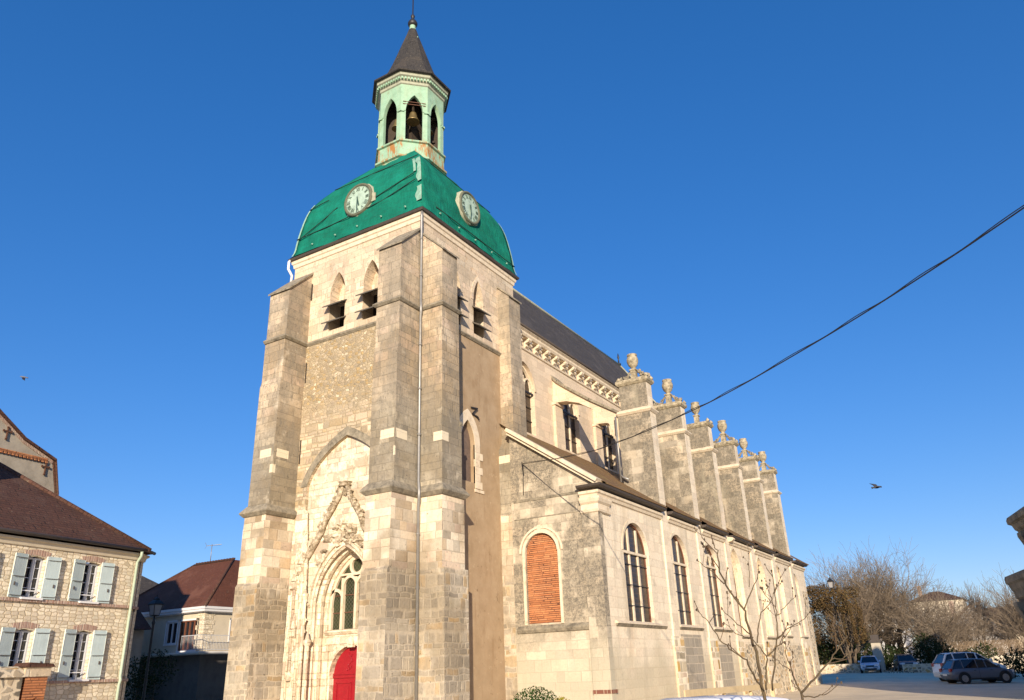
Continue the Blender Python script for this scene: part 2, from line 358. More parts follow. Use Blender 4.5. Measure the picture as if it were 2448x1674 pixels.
    MT['nglass'] = N.done(N.mix(k, (.07,.042,.024), N.ramp(f, [(.3, (.012,.008,.006)), (.6, (.035,.022,.014)), (.8, (.07,.042,.025))])), .3, k, .4, .01, .5)
    MT['pane'] = plain('window_pane', (.02,.02,.024), .08, spec=.6, var=.3)
    MT['red'] = plain('red_door_paint', (.30,.010,.018), .45, var=.15)
    # dome and lantern
    N = NT('green_net')
    p = N.geo().outputs['Position']; f = N.noise(p, .8, 5, .65); g = N.noise(N.vmul(p, (1, 1, 5)), 2.2, 5, .7)
    c = N.ramp(f, [(.3, (.006,.125,.082)), (.5, (.008,.165,.11)), (.72, (.010,.225,.155))])
    c = N.mix(N.math('MULTIPLY', N.step(g, .45, .68), .32), c, (.014,.075,.055))
    sl_ = N.noise(N.vmul(p, (1.2, 1.2, 9)), 3., 4, .7)
    c = N.mix(N.math('MULTIPLY', N.step(sl_, .52, .62), N.math('MULTIPLY', N.step(f, .62, .42), .42)), c, (.02,.062,.05))
    c = N.mix(N.math('MULTIPLY', N.step(N.noise(p, 1.9, 5, .7), .62, .74), .35), c, (.02,.27,.19))
    x, y, _ = N.sep(N.uv())
    wv = N.math('ADD', N.math('SINE', N.math('MULTIPLY', x, 130.)), N.math('SINE', N.math('MULTIPLY', y, 130.)))
    MT['net'] = N.done(c, .95, N.math('ADD', N.math('MULTIPLY', N.noise(N.vmul(p, (1, 1, .5)), 1.7, 5, .6), 2.), N.math('MULTIPLY', wv, .03)), .6, .08, .08)
    MT['lead_strip'] = plain('pale_weathered_lead', (.25,.42,.32), .7, var=.45, scale=5.)
    MT['rope'] = plain('dark_rope', (.012,.035,.026), .9)
    N = NT('verdigris_paint')
    p = N.geo().outputs['Position']; f = N.noise(p, 2.4, 6, .7); g = N.noise(N.vmul(p, (2.2, 2.2, .5)), 2.0, 5, .7)
    c = N.ramp(f, [(.3, (.23,.37,.25)), (.5, (.29,.46,.32)), (.75, (.36,.53,.38))])
    z = N.sep(p)[2]
    low = N.math('MULTIPLY', N.step(z, 26.3, 25.7), N.step(z, 24.4, 25.2))
    c = N.mix(N.math('MULTIPLY', N.step(g, .44, .6), N.math('ADD', N.math('MULTIPLY', low, .9), .10)), c, (.36,.17,.055))
    c = N.mix(N.math('MULTIPLY', N.step(N.noise(p, 6., 4, .7), .6, .7), .5), c, (.22,.25,.15))
    MT['verdigris'] = N.done(c, .65, f, .25, .02)
    MT['eave_lead'] = plain('eave_lead', (.34,.35,.26), .7, var=.35)
    MT['spire_slate'] = tiles('spire_slate', [(.042,.04,.038), (.052,.048,.044), (.038,.035,.034), (.06,.055,.05)], .22, .15, (.022,.02,.02), (.075,.062,.05))
    MT['bronze'] = plain('bell_bronze', (.30,.22,.10), .45, .7)
    MT['dial'] = plain('clock_dial_enamel', (.38,.50,.40), .5, var=.4, scale=4.)
    MT['dial_case'] = plain('clock_case_wood', (.36,.36,.26), .7, var=.3)
    MT['bezel'] = plain('clock_bezel_wood', (.12,.125,.08), .7, var=.35)
    MT['dial_dark'] = plain('clock_mark_paint', (.13,.19,.15), .7)
    MT['hand'] = plain('clock_hand_paint', (.05,.10,.08), .6)
    MT['boarding'] = plain('grey_brown_boarding', (.15,.105,.08), .8, var=.35)
    # ground
    N = NT('gravel_square')
    p = N.geo().outputs['Position']; f = N.noise(p, .35, 6, .7); g = N.noise(p, 22., 4, .7)
    c = N.ramp(f, [(.3, (.58,.48,.33)), (.55, (.70,.585,.41)), (.75, (.76,.65,.47))])
    c = N.mix(.4, c, N.ramp(g, [(.3, (.6,.6,.6)), (.6, (1.15,1.15,1.15))]), 'MULTIPLY')
    c = stain(N, c, .22, .52, .64, (.50,.43,.32), .6); c = stain(N, c, 1.4, .6, .72, (.40,.34,.26), .45)
    MT['ground'] = N.done(c, .95, g, .5, .02)
    MT['darkcast'] = plain('shade_toned_masonry', (.13,.115,.10), .95, var=.35, scale=1.5)  # dark albedo carries the shade on the lane house's lower wall
    MT['concrete'] = plain('pale_concrete', (.48,.42,.32), .9, var=.15, scale=4.)
    MT['timber'] = plain('pale_timber', (.58,.45,.26), .8, var=.15, scale=3.)
    # plants
    def bark(name, a, b): 
        N = NT(name); f = N.noise(N.vmul(N.geo().outputs['Position'], (1, 1, .4)), 7, 4, .7)
        return N.done(N.ramp(f, [(.3, a), (.7, b)]), .9, f, .5, .03)
    MT['bark'] = bark('grey_bark', (.10,.075,.05), (.21,.165,.115))
    MT['twig'] = bark('pale_twig', (.15,.115,.08), (.28,.22,.155))
    MT['barkdark'] = bark('dark_bark', (.06,.045,.03), (.14,.10,.065))
    MT['twigbrown'] = bark('brown_twig', (.14,.10,.065), (.25,.185,.12))
    MT['sapbark'] = bark('sapling_bark', (.06,.042,.03), (.16,.12,.065))
    MT['saptwig'] = bark('sapling_twig', (.07,.045,.03), (.15,.10,.06))
    def leaf(name, a, b, c3):
        N = NT(name); oi = N.noise(N.geo().outputs['Position'], 3.2, 4, .7)
        w = N.white(N.sep(N.geo().outputs['Random Per Island'])[0] if False else N.geo().outputs['Random Per Island'])[0]
        c = N.ramp(w, [(0, a), (.5, b), (1, c3)]); return N.done(c, .75, None, spec=.08)
    MT['leaf'] = leaf('box_leaf', (.007,.028,.003), (.015,.05,.005), (.028,.075,.008))
    MT['leafyellow'] = leaf('golden_leaf', (.16,.15,.008), (.26,.22,.010), (.34,.28,.012))
    MT['ivy'] = leaf('dry_ivy_leaf', (.07,.045,.02), (.13,.08,.035), (.10,.075,.03))
    MT['evergreen'] = leaf('dark_evergreen_leaf', (.012,.022,.008), (.025,.04,.014), (.04,.05,.018))
    # cars
    def paint(name, col, rough=.25):
        N = NT(name); m = N.done(col, rough, None, spec=.5); N.b.inputs['Coat Weight'].default_value = .2; N.b.inputs['Coat Roughness'].default_value = .05; return m
    MT['carwhite'] = paint('white_car_paint', (.88,.86,.82), .6); MT['cargrey'] = paint('grey_car_paint', (.13,.14,.165)); MT['carpale'] = paint('pale_blue_white_car_paint', (.58,.63,.72)); MT['carsilver'] = paint('silver_car_paint', (.10,.10,.105))
    MT['carglass'] = paint('car_glass', (.012,.016,.022), .04); MT['tyre'] = plain('tyre_rubber', (.018,.018,.02), .85)
    MT['blackplastic'] = plain('black_plastic', (.02,.02,.022), .6); MT['rim'] = plain('alloy_rim', (.4,.4,.42), .3, .8); MT['lamp_clear'] = plain('clear_headlight', (.6,.62,.66), .1, spec=.7)
    MT['lamp_red'] = plain('red_taillight', (.32,.012,.01), .2); MT['plate'] = plain('blank_number_plate', (.72,.72,.7), .5)
    MT['bird'] = plain('bird_feather', (.05,.05,.055), .8); MT['birdgrey'] = plain('grey_bird_feather', (.16,.16,.18), .8)
    MT['frosted'] = plain('lantern_glass', (.30,.30,.31), .3)
    MT['wood_frame'] = plain('pale_window_frame', (.62,.58,.5), .6, var=.08)
make_materials()

# ------------------------------------------------------------------ mesh helpers
ZV = Vector((0, 0, 1))
def V(*a): return Vector(a)
class MB:
    def __init__(s): s.v = []; s.f = []; s.uv = []; s.mi = []; s.cur = 0; s.sm = []; s.smooth = False
    def face(s, pts, uv=None):
        pts = [Vector(p) for p in pts]
        if uv is None:
            n = Vector((0, 0, 0))
            for i in range(len(pts)):
                a, b = pts[i], pts[(i+1) % len(pts)]; n += Vector(((a.y-b.y)*(a.z+b.z), (a.z-b.z)*(a.x+b.x), (a.x-b.x)*(a.y+b.y)))
            if n.length < 1e-12: return
            n.normalize()
            if abs(n.z) > .97: t = Vector((1, 0, 0)); q = Vector((0, 1, 0))
            else: t = ZV.cross(n).normalized(); q = n.cross(t)
            uv = [(p.dot(t), p.dot(q)) for p in pts]
        i = len(s.v); s.v += [tuple(p) for p in pts]; s.f.append(tuple(range(i, i+len(pts)))); s.uv += list(uv); s.mi.append(s.cur); s.sm.append(s.smooth)
    def box(s, x0, x1, y0, y1, z0, z1):
        s.obox(V((x0+x1)/2, (y0+y1)/2, (z0+z1)/2), V((x1-x0)/2, 0, 0), V(0, (y1-y0)/2, 0), V(0, 0, (z1-z0)/2))
    def obox(s, c, a, b, d):
        c, a, b, d = Vector(c), Vector(a), Vector(b), Vector(d)
        P = lambda i, j, k: c+a*i+b*j+d*k
        for q in (((-1,-1,-1),(-1,1,-1),(-1,1,1),(-1,-1,1)), ((1,-1,-1),(1,-1,1),(1,1,1),(1,1,-1)), ((-1,-1,-1),(-1,-1,1),(1,-1,1),(1,-1,-1)), ((-1,1,-1),(1,1,-1),(1,1,1),(-1,1,1)), ((-1,-1,-1),(1,-1,-1),(1,1,-1),(-1,1,-1)), ((-1,-1,1),(-1,1,1),(1,1,1),(1,-1,1))):
            s.face([P(*t) for t in q])
    def bar(s, a, b, w, h=None):
        """square bar between two points"""
        a, b = Vector(a), Vector(b); h = h or w; d = (b-a); L = d.length
        if L < 1e-6: return
        d /= L; t = d.cross(ZV)
        if t.length < 1e-3: t = V(1, 0, 0)
        t.normalize(); q = t.cross(d)
        s.obox((a+b)/2, d*L/2, t*w/2, q*h/2)
    def prism(s, pts, O, U, Vv, Wd):
        """closed 2D polygon in (U,V) extruded along Wd"""
        O, U, Vv, Wd = Vector(O), Vector(U), Vector(Vv), Vector(Wd)
        A = [O+U*p[0]+Vv*p[1] for p in pts]; B = [p+Wd for p in A]
        tri = tessellate_polygon([[Vector((p[0], p[1], 0)) for p in pts]])
        for t in tri:
            s.face([A[i] for i in t]); s.face([B[i] for i in reversed(t)])
        for i in range(len(A)):
            j = (i+1) % len(A); s.face([A[i], A[j], B[j], B[i]])
    def wall(s, outline, holes, O, U, inward, depth, reveal=True):
        """flat wall in (U,z) with holes; reveals go inward by depth"""
        O, U, inward = Vector(O), Vector(U).normalized(), Vector(inward).normalized()
        loops = [outline]+[h for h in holes]
        flat = [p for l in loops for p in l]
        P = [O+U*p[0]+ZV*p[1] for p in flat]
        for t in tessellate_polygon([[Vector((p[0], p[1], 0)) for p in l] for l in loops]):
            s.face([P[i] for i in t], [(flat[i][0], flat[i][1]) for i in t])
        if reveal:
            for hi, h in enumerate(holes):
                d = depth[hi] if isinstance(depth, (list, tuple)) else depth
                for i in range(len(h)):
                    a, b = h[i], h[(i+1) % len(h)]
                    A, B = O+U*a[0]+ZV*a[1], O+U*b[0]+ZV*b[1]
                    s.face([A, B, B+inward*d, A+inward*d])
    def loft(s, A, B, closed=True):
        n = len(A)
        for i in range(n if closed else n-1):
            j = (i+1) % n; s.face([A[i], A[j], B[j], B[i]])
    def tube(s, pts, radii, n=8, cap=True):
        pts = [Vector(p) for p in pts]
        if not isinstance(radii, (list, tuple)): radii = [radii]*len(pts)
        rings = []; ref = None
        for i, p in enumerate(pts):
            d = (pts[min(i+1, len(pts)-1)]-pts[max(i-1, 0)])
            if d.length < 1e-9: d = ZV.copy()
            d.normalize()
            if ref is None:
                ref = d.cross(V(0, 0, 1) if abs(d.z) < .9 else V(1, 0, 0)).normalized()
            else:
                ref = (ref-d*ref.dot(d))
                ref = ref.normalized() if ref.length > 1e-4 else d.cross(V(1, .3, .2)).normalized()
            q = d.cross(ref)
            rings.append([p+(ref*math.cos(2*math.pi*k/n)+q*math.sin(2*math.pi*k/n))*radii[i] for k in range(n)])
        sm = s.smooth; s.smooth = True
        L = 0
        for i in range(len(rings)-1):
            l2 = L+(pts[i+1]-pts[i]).length
            for k in range(n):
                k2 = (k+1) % n; s.face([rings[i][k], rings[i][k2], rings[i+1][k2], rings[i+1][k]], [(k*.1, L), (k*.1+.1, L), (k*.1+.1, l2), (k*.1, l2)])
            L = l2
        s.smooth = sm
        if cap: s.face(rings[0][::-1]); s.face(rings[-1])
    def lathe(s, c, prof, n=16, axis=None, cap=True):
        c = Vector(c); ax = Vector(axis).normalized() if axis else ZV.copy()
        t = ax.cross(V(0, 1, 0) if abs(ax.y) < .9 else V(1, 0, 0)).normalized(); q = ax.cross(t)
        rings = [[c+ax*z+(t*math.cos(2*math.pi*k/n)+q*math.sin(2*math.pi*k/n))*r for k in range(n)] for r, z in prof]
        sm = s.smooth; s.smooth = True
        for i in range(len(rings)-1): s.loft(rings[i], rings[i+1])
        s.smooth = sm
        if cap: s.face(rings[0][::-1]); s.face(rings[-1])
    def mould(s, path, prof, closed=False, cap=True):
        """sweep a profile (out,z) along a horizontal path; out = right hand side of travel"""
        P = [Vector((p[0], p[1])) for p in path]; n = len(P); offs = []
        for i in range(n):
            ds = []
            if closed or i > 0: ds.append((P[i]-P[i-1]).normalized())
            if closed or i < n-1: ds.append((P[(i+1) % n]-P[i]).normalized())
            ns = [Vector((d.y, -d.x)) for d in ds]
            m = sum(ns, Vector((0, 0)))
            if m.length < 1e-6: m = ns[0]
            m.normalize(); offs.append(m/max(.3, m.dot(ns[0])))
        rings = [[Vector((P[i].x+offs[i].x*o, P[i].y+offs[i].y*o, z)) for o, z in prof] for i in range(n)]
        for i in range(n if closed else n-1):
            j = (i+1) % n
            for k in range(len(prof)):
                k2 = (k+1) % len(prof); s.face([rings[i][k], rings[j][k], rings[j][k2], rings[i][k2]])
        if cap and not closed: s.face(rings[0]); s.face(rings[-1][::-1])
    def build(s, name, mat, parent=None, base=None, merge=True):
        me = bpy.data.meshes.new(name)
        b = Vector(base) if base is not None else (ROOT.get(parent.name, V(0, 0, 0)) if parent else V(0, 0, 0))
        me.from_pydata([(p[0]-b.x, p[1]-b.y, p[2]-b.z) for p in s.v], [], s.f)
        ul = me.uv_layers.new(name='UVMap'); ul.data.foreach_set('uv', [c for p in s.uv for c in p])
        mats = mat if isinstance(mat, (list, tuple)) else [mat]
        for m in mats: me.materials.append(MT[m] if isinstance(m, str) else m)
        me.polygons.foreach_set('material_index', s.mi); me.polygons.foreach_set('use_smooth', s.sm)
        if merge and len(s.v) < 150000:
            bm = bmesh.new(); bm.from_mesh(me); bmesh.ops.remove_doubles(bm, verts=bm.verts, dist=.0004); bmesh.ops.recalc_face_normals(bm, faces=bm.faces); bm.to_mesh(me); bm.free()
        me.update(); o = bpy.data.objects.new(name, me); COL.objects.link(o)
        if parent is not None:
            o.parent = parent
            if base is None: ROOT[o.name] = b
        elif base is not None: o.location = b
        return o
ROOT = {}
def thing(name, label, cat, loc=(0, 0, 0), rz=0., group=None, local=False):
    o = bpy.data.objects.new(name, None); COL.objects.link(o); o.empty_display_size = .3
    o.location = loc; o.rotation_euler = (0, 0, rz); o['label'] = label; o['category'] = cat
    if group: o['group'] = group
    ROOT[o.name] = V(0, 0, 0) if local else Vector(loc)
    return o
def tag(o, label=None, cat=None, group=None, kind=None):
    if label: o['label'] = label
    if cat: o['category'] = cat
    if group: o['group'] = group
    if kind: o['kind'] = kind
    return o
def copy_tree(o, parent=None):
    c = o.copy(); COL.objects.link(c)
    if parent: c.parent = parent
    ROOT[c.name] = ROOT.get(o.name, V(0, 0, 0))
    for ch in list(o.children): copy_tree(ch, c)
    return c

def arch(u, hw, z0, zs, za, n=10):
    """outline of an arched opening (pointed, round or flattened), counter-clockwise from bottom left"""
    h = za-zs; pts = [(u-hw, z0), (u+hw, z0)]; rightside = []
    if h > hw*1.001:
        r = (hw*hw+h*h)/(2*hw); a1 = math.atan2(h, r-hw)
        for i in range(n+1):
            a = a1*i/n; rightside.append((u+hw-r+r*math.cos(a), zs+r*math.sin(a)))
    else:
        for i in range(n+1):
            a = math.pi/2*i/n; rightside.append((u+hw*math.cos(a), zs+h*math.sin(a)))
    left = [(2*u-p[0], p[1]) for p in reversed(rightside[:-1])]
    return pts+rightside+left
def arch_curve(u, hw, zs, za, n=10):
    return arch(u, hw, zs, zs, za, n)[2:]
def to3(pts, O, U): 
    O, U = Vector(O), Vector(U); return [O+U*p[0]+ZV*p[1] for p in pts]
def ring(mb, inner, outer, O, U, out, d):
    """raised band between two equal-length open curves, standing d proud along out"""
    O, U, out = Vector(O), Vector(U), Vector(out)
    A = to3(inner, O, U); B = to3(outer, O, U); A2 = [p+out*d for p in A]; B2 = [p+out*d for p in B]
    mb.loft(A2, B2, False); mb.loft(A, A2, False); mb.loft(B2, B, False)
    for i in (0, -1): mb.face([A[i], A2[i], B2[i], B[i]])

# ================================================================== GROUND
def gh(x, y): return max(0., min(1., (x-50)/30))*.5*max(0., min(1., y/10+.1))
g = MB()
xs = [-900, -200, -60, -20, 0, 10, 20, 30, 40, 50, 55, 60, 65, 70, 75, 80, 90, 110, 160, 300, 1200]; ys = [-1200, -300, -80, -30, -10, -1, 4, 7, 9, 10, 14, 20, 30, 60, 150, 400, 1200]
for i in range(len(xs)-1):
    for j in range(len(ys)-1):
        g.face([(x, y, gh(x, y)) for x, y in ((xs[i], ys[j]), (xs[i+1], ys[j]), (xs[i+1], ys[j+1]), (xs[i], ys[j+1]))])
tag(g.build('ground', 'ground'), kind='structure')

# ================================================================== CHURCH
CH = thing('church', 'old pale stone church with square bell tower and long row of stepped buttresses', 'church', (25.3, 20.7, 0))
X0, Y0, X1, Y1 = 21.7, 17.1, 28.94, 24.4
YC = 20.65
# --- tower walls
BW = [(21.61, .44), (19.71, .44)]
m = MB()
m.wall([(-Y1, 15.14), (-Y0, 15.14), (-Y0, 19.62), (-Y1, 19.62)], [arch(-c, h, 15.52, 17.15, 18.24) for c, h in BW], (X0, 0, 0), (0, -1, 0), (1, 0, 0), .7)
m.wall([(X0, 15.14), (X1, 15.14), (X1, 19.62), (X0, 19.62)], [arch(c, .39, 15.48, 17.1, 18.2) for c in (24.05, 25.84)], (0, Y0, 0), (1, 0, 0), (0, 1, 0), .7)
m.face([(X1, Y0, 10), (X1, Y1, 10), (X1, Y1, 19.62), (X1, Y0, 19.62)]); m.face([(X0, Y1, 0), (X1, Y1, 0), (X1, Y1, 19.62), (X0, Y1, 19.62)])
m.build('belfry_wall', 'belfry', CH)
m = MB()
def flat_curve(u, hw_, zs, za, n=14):
    r = []
    for i in range(n+1):
        t = i/n; r.append((u+(1-t)**2*hw_+2*t*(1-t)*hw_*.80, (1-t)**2*zs+2*t*(1-t)*(zs+(za-zs)*.62)+t*t*za))
    return r+[(2*u-q[0], q[1]) for q in reversed(r[:-1])]
GA = [(-22.67, -.3), (-18.57, -.3)]+flat_curve(-20.62, 2.05, 8.9, 10.66)
m.wall([(-Y1, -.3), (-22.67, -.3)]+[p for p in reversed(GA[2:])]+[(-18.57, -.3), (-Y0, -.3), (-Y0, 15.14), (-Y1, 15.14)] if False else [(-Y1, -.3), (-Y0, -.3), (-Y0, 15.14), (-Y1, 15.14)], [[(p[0], max(p[1], -.29)) for p in GA]], (X0-.03, 0, 0), (0, -1, 0), (1, 0, 0), .16)
m.build('tower_wall', 'rubble', CH)
m = MB()
m.wall([(X0, -.3), (X1, -.3), (X1, 15.14), (X0, 15.14)], [arch(24.86, .5, 8.85, 10.45, 11.4)], (0, Y0-.01, 0), (1, 0, 0), (0, 1, 0), .35)
m.build('rendered_wall', 'render', CH)
# relieving arch stones
m = MB()
a = flat_curve(-20.62, 2.05, 8.9, 10.66); b = flat_curve(-20.62, 2.38, 8.9, 11.02)
ring(m, a, b, (X0-.03, 0, 0), (0, -1, 0), (-1, 0, 0), .035)
m.build('relieving_arch', 'string', CH)
# blocked belfry heads, louvre boards, dark sheet standing in for the unlit interior
def belfry(c, hw, side):
    m = MB(); B = MB()
    if side == 'w': O, U, inn = V(X0, 0, 0), V(0, -1, 0), V(1, 0, 0); u = -c
    else: O, U, inn = V(0, Y0, 0), V(1, 0, 0), V(0, 1, 0); u = c
    h = hw+.03
    P = [p for p in arch(u, h, 16.92, 17.15, 18.27)]
    m.prism(P, O+inn*.52, U, ZV, inn*.12)
    o = m.build('blocked_arch_head', 'belfry', CH)
    B.prism([(u-h, 15.4), (u+h, 15.4), (u+h, 16.95), (u-h, 16.95)], O+inn*.66, U, ZV, inn*.08)
    B.build('dark_interior_sheet', 'wood_dark', CH)
    for zt, zb in ((17.0, 16.56), (16.22, 15.78)):
        L = MB(); w = hw+.10
        pr = [(.50, zt+.08), (-.36, zb), (-.36, zb-.055), (.50, zt+.025)]
        L.prism([(p[0], p[1]) for p in pr], O+U*(u-w), inn, ZV, U*(2*w))
        L.build('louvre_board', 'louvre', CH)
for c, h in BW: belfry(c, h, 'w')
for c in (24.05, 25.84): belfry(c, .39, 's')
for c, h in BW:
    m = MB(); ring(m, arch_curve(-c, h+.005, 17.15, 18.24), arch_curve(-c, h+.2, 17.15, 18.5), (X0, 0, 0), (0, -1, 0), (-1, 0, 0), .02); m.build('arch_stones', 'belfry', CH)
for c in (24.05, 25.84):
    m = MB(); ring(m, arch_curve(c, .395, 17.1, 18.2), arch_curve(c, .57, 17.1, 18.45), (0, Y0, 0), (1, 0, 0), (0, -1, 0), .02); m.build('arch_stones', 'belfry', CH)
# south lancet of the tower with toothed stone surround
m = MB()
ring(m, arch_curve(24.86, .5, 10.45, 11.4), arch_curve(24.86, .86, 10.45, 11.86), (0, Y0-.01, 0), (1, 0, 0), (0, -1, 0), .03)
for k in range(6):
    w = (.34, .55, .33, .52, .34, .48)[k]; z = 10.45-.3*(k+1)
    m.box(25.36, 25.36+w, Y0-.04, Y0+.05, z+.004, z+.3-.004)
m.box(25.3, 25.95, Y0-.05, Y0+.05, 8.5, 8.62)
m.build('lancet_surround', 'cornice', CH)
m = MB(); m.prism(arch(24.86, .52, 8.83, 10.45, 11.42), (0, Y0+.2, 0), (1, 0, 0), ZV, (0, .1, 0)); m.build('lancet_boarding', 'boarding', CH)
m = MB()
for a, b in (((25.08, 11.98), (25.55, 12.04)), ((25.55, 12.04), (25.16, 11.72)), ((25.16, 11.72), (25.60, 11.66)), ((25.45, 11.7), (25.66, 11.58))):
    m.bar((a[0], Y0-.06, a[1]), (b[0], Y0-.06, b[1]), .045)
m.box(25.33, 25.37, Y0-.06, Y0+.02, 11.85, 11.89)
m.build('wall_anchor', 'iron', CH)
# --- angle buttresses
def butt_w(ya, yb, zt, name='buttress'):
    m = MB()
    pr = [(X0, -.3), (20.06, -.3), (20.12, 5.1), (20.2, 5.22), (20.24, 7.75), (20.34, 8.05), (20.37, 13.05), (20.44, 13.35), (20.44, 15.1), (20.47, 15.2), (20.47, zt), (X0, zt+1.15)]
    m.prism(pr, (0, ya, 0), (1, 0, 0), ZV, (0, yb-ya, 0))
    o = m.build(name, 'tower', CH)
    c = MB()
    s = (zt+1.15-zt)/(X0-20.47)
    pr = [(20.39, zt-.14), (20.39, zt-.06), (X0-.01, zt-.06+s*(X0-.01-20.39)+.06), (X0-.01, zt-.10+s*(X0-20.39))]
    c.prism(pr, (0, ya-.07, 0), (1, 0, 0), ZV, (0, yb-ya+.14, 0))
    c.build('weathering_slab', 'string', o)
    return o
A_ = butt_w(Y0, 18.25, 17.72); A2 = butt_w(23.25, Y1+.03, 17.5)
def butt_s(xa, xs_, yo, zt, low=True):
    m = MB()
    if low: pr = [(Y0, -.3), (15.93, -.3), (15.97, 5.1), (16.02, 5.25), (16.02, 13), (16.03, zt), (Y0, zt+1.0)]
    else: pr = [(Y0, -.3), (yo-.05, -.3), (yo-.05, 5.2), (yo, 5.3), (yo, zt), (Y0, zt+.55)]
    # staged in width: build as stacked prisms
    for (z0, z1, x1) in xs_:
        seg = [(Y0, z0)]+[(y, z) for y, z in pr if False]
        m.box(xa, x1, (15.94 if (low and z1 < 5.3) else yo), Y0+.02, z0, z1)
    z0 = xs_[-1][1]; x1 = xs_[-1][2]
    m.prism([(yo, z0), (Y0+.02, z0), (Y0+.02, zt+(1.0 if low else .55)), (yo, zt)], (xa, 0, 0), (0, 1, 0), ZV, (x1-xa, 0, 0))
    return m
m = butt_s(X0, [(-.3, 5.2, 23.12), (5.2, 7.85, 23.05), (7.85, 10.55, 22.92), (10.55, 15.1, 22.80), (15.1, 17.2, 22.72)], 16.03, 17.65)
B_ = m.build('buttress', 'tower', CH)
m = MB(); m.prism([(15.95, 17.52), (15.95, 17.6), (Y0-.01, 18.72), (Y0-.01, 18.62)], (X0-.05, 0, 0), (0, 1, 0), ZV, (1.12, 0, 0)); m.build('weathering_slab', 'string', B_)
m = MB(); m.prism([(16.03, 10.42), (15.99, 10.5), (15.99, 10.54), (16.03, 10.62)], (22.80, 0, 0), (0, 1, 0), ZV, (.14, 0, 0)); m.build('offset_weathering', 'string', B_)
m = butt_s(27.5, [(14, 17.6, 28.5)], 16.5, 18.0, False)
m.box(27.46, 28.6, 16.47, Y0+.02, 10.9, 14); m.box(27.2, 28.7, 16.46, Y0+.02, -.3, 10.6); m.prism([(27.2, 10.6), (27.46, 10.95), (27.6, 10.95), (27.6, 10.6)], (0, 16.46, 0), (1, 0, 0), ZV, (0, .66, 0))
SE_ = m.build('buttress', 'tower', CH)
m = MB(); m.prism([(16.42, 17.9), (16.42, 17.98), (Y0-.01, 18.62), (Y0-.01, 18.52)], (27.44, 0, 0), (0, 1, 0), ZV, (1.12, 0, 0)); m.build('weathering_slab', 'string', SE_)
# string courses
SP = [(-.02, 15.04), (.05, 15.06), (.12, 15.14), (.12, 15.18), (-.02, 15.30)]
m = MB(); m.mould([(20.44, Y1+.05), (20.44, 23.25), (X0, 23.25), (X0, 18.25), (20.44, 18.25), (20.44, Y0), (X0, Y0), (X0, 16.03), (22.76, 16.03), (22.76, Y0), (27.5, Y0)], SP)
m.build('string_course', 'string', CH)
LP = [(-.02, 7.66), (.06, 7.7), (.17, 7.82), (.17, 7.87), (-.02, 8.12)]
for path in ([(X0, Y1+.03), (20.26, Y1+.03), (20.26, 23.25), (X0, 23.25)], [(X0, 18.25), (20.26, 18.25), (20.26, Y0), (X0, Y0), (X0, 16.03), (23.0, 16.03), (23.0, Y0)]):
    m = MB(); m.mould(path, LP); m.build('string_course', 'string', CH)
# eave band under the dome
m = MB(); m.mould([(X0, Y1), (X0, Y0), (X1, Y0), (X1, Y1)], [(-.02, 19.22), (.05, 19.26), (.07, 19.42), (.12, 19.46), (.14, 19.6), (-.02, 19.64)], True); m.build('eave_cornice', 'cornice', CH)
m = MB(); m.mould([(X0, Y1), (X0, Y0), (X1, Y0), (X1, Y1)], [(.1, 19.6), (.22, 19.62), (.26, 19.72), (.1, 19.76)], True); m.build('roof_gutter', 'gutter', CH)
m = MB(); m.box(X0+.02, X1-.02, Y0+.02, Y1-.02, 19.5, 19.58); m.build('belfry_ceiling', 'wood_dark', CH)
# rainwater pipes
m = MB()
pp = [(X0-.11, Y0-.11, 19.6)]+[(X0-.09, Y0-.09, z) for z in (19.4, 15.45)]+[(X0-.17, Y0-.17, 15.25), (X0-.17, Y0-.17, 14.95), (X0-.08, Y0-.08, 14.75), (X0-.08, Y0-.08, 8.3), (X0-.22, Y0-.22, 7.95), (X0-.22, Y0-.22, 7.6), (X0-.1, Y0-.1, 7.35), (X0-.12, Y0-.12, 0)]
m.tube(pp, .058, 10)
for z in (18.3, 16.6, 13.6, 11.8, 10, 6.4, 4.6, 2.8, 1): m.lathe((X0-.09, Y0-.09, z), [(.075, -.04), (.075, .04)], 10)
m.build('downpipe', 'zinc', CH)
m = MB(); m.tube([(X0-.2, Y1+.16, 19.66), (X0-.32, Y1+.1, 19.5), (X0-.38, Y1+.03, 19.1), (X0-.15, Y1+.02, 18.85), (X0-.15, Y1+.05, 18.3)], .06, 8); m.build('downpipe', 'whitepaint', CH)
# putlog slots beside the north buttress
for z0, z1, y in ((17.3, 18.1, 23.23), (13.4, 14.3, 23.23), (9.9, 10.9, 23.23)):
    m = MB(); m.box(X0-.05, X0-.025, y-.08, y-.02, z0, z1); m.build('wall_slot', 'wood_dark', CH)

# --- west portal
XI, XT = X0+.10, X0+.85
m = MB()
out = [(-22.67, -.3), (-18.57, -.3)]+flat_curve(-20.62, 2.05, 8.9, 10.66)
HO = arch(-YC, 1.45, -.28, 4.3, 6.42, 12)
m.wall(out, [HO], (XI, 0, 0), (0, -1, 0), (1, 0, 0), .05)
prev = to3(HO, (XI+.05, 0, 0), (0, -1, 0))
for hw, za, dx in ((1.40, 6.35, .12), (1.46, 6.42, .2), (1.46, 6.42, .3), (1.36, 6.3, .36), (1.36, 6.28, .5), (1.40, 6.32, .54), (1.40, 6.32, .62), (1.30, 6.2, .68), (1.29, 6.18, .77)):
    cur = to3(arch(-YC, hw, -.28, 4.3, za, 12), (XI+dx, 0, 0), (0, -1, 0)); m.loft(prev, cur); prev = cur
m.build('portal_wall', 'portal', CH)
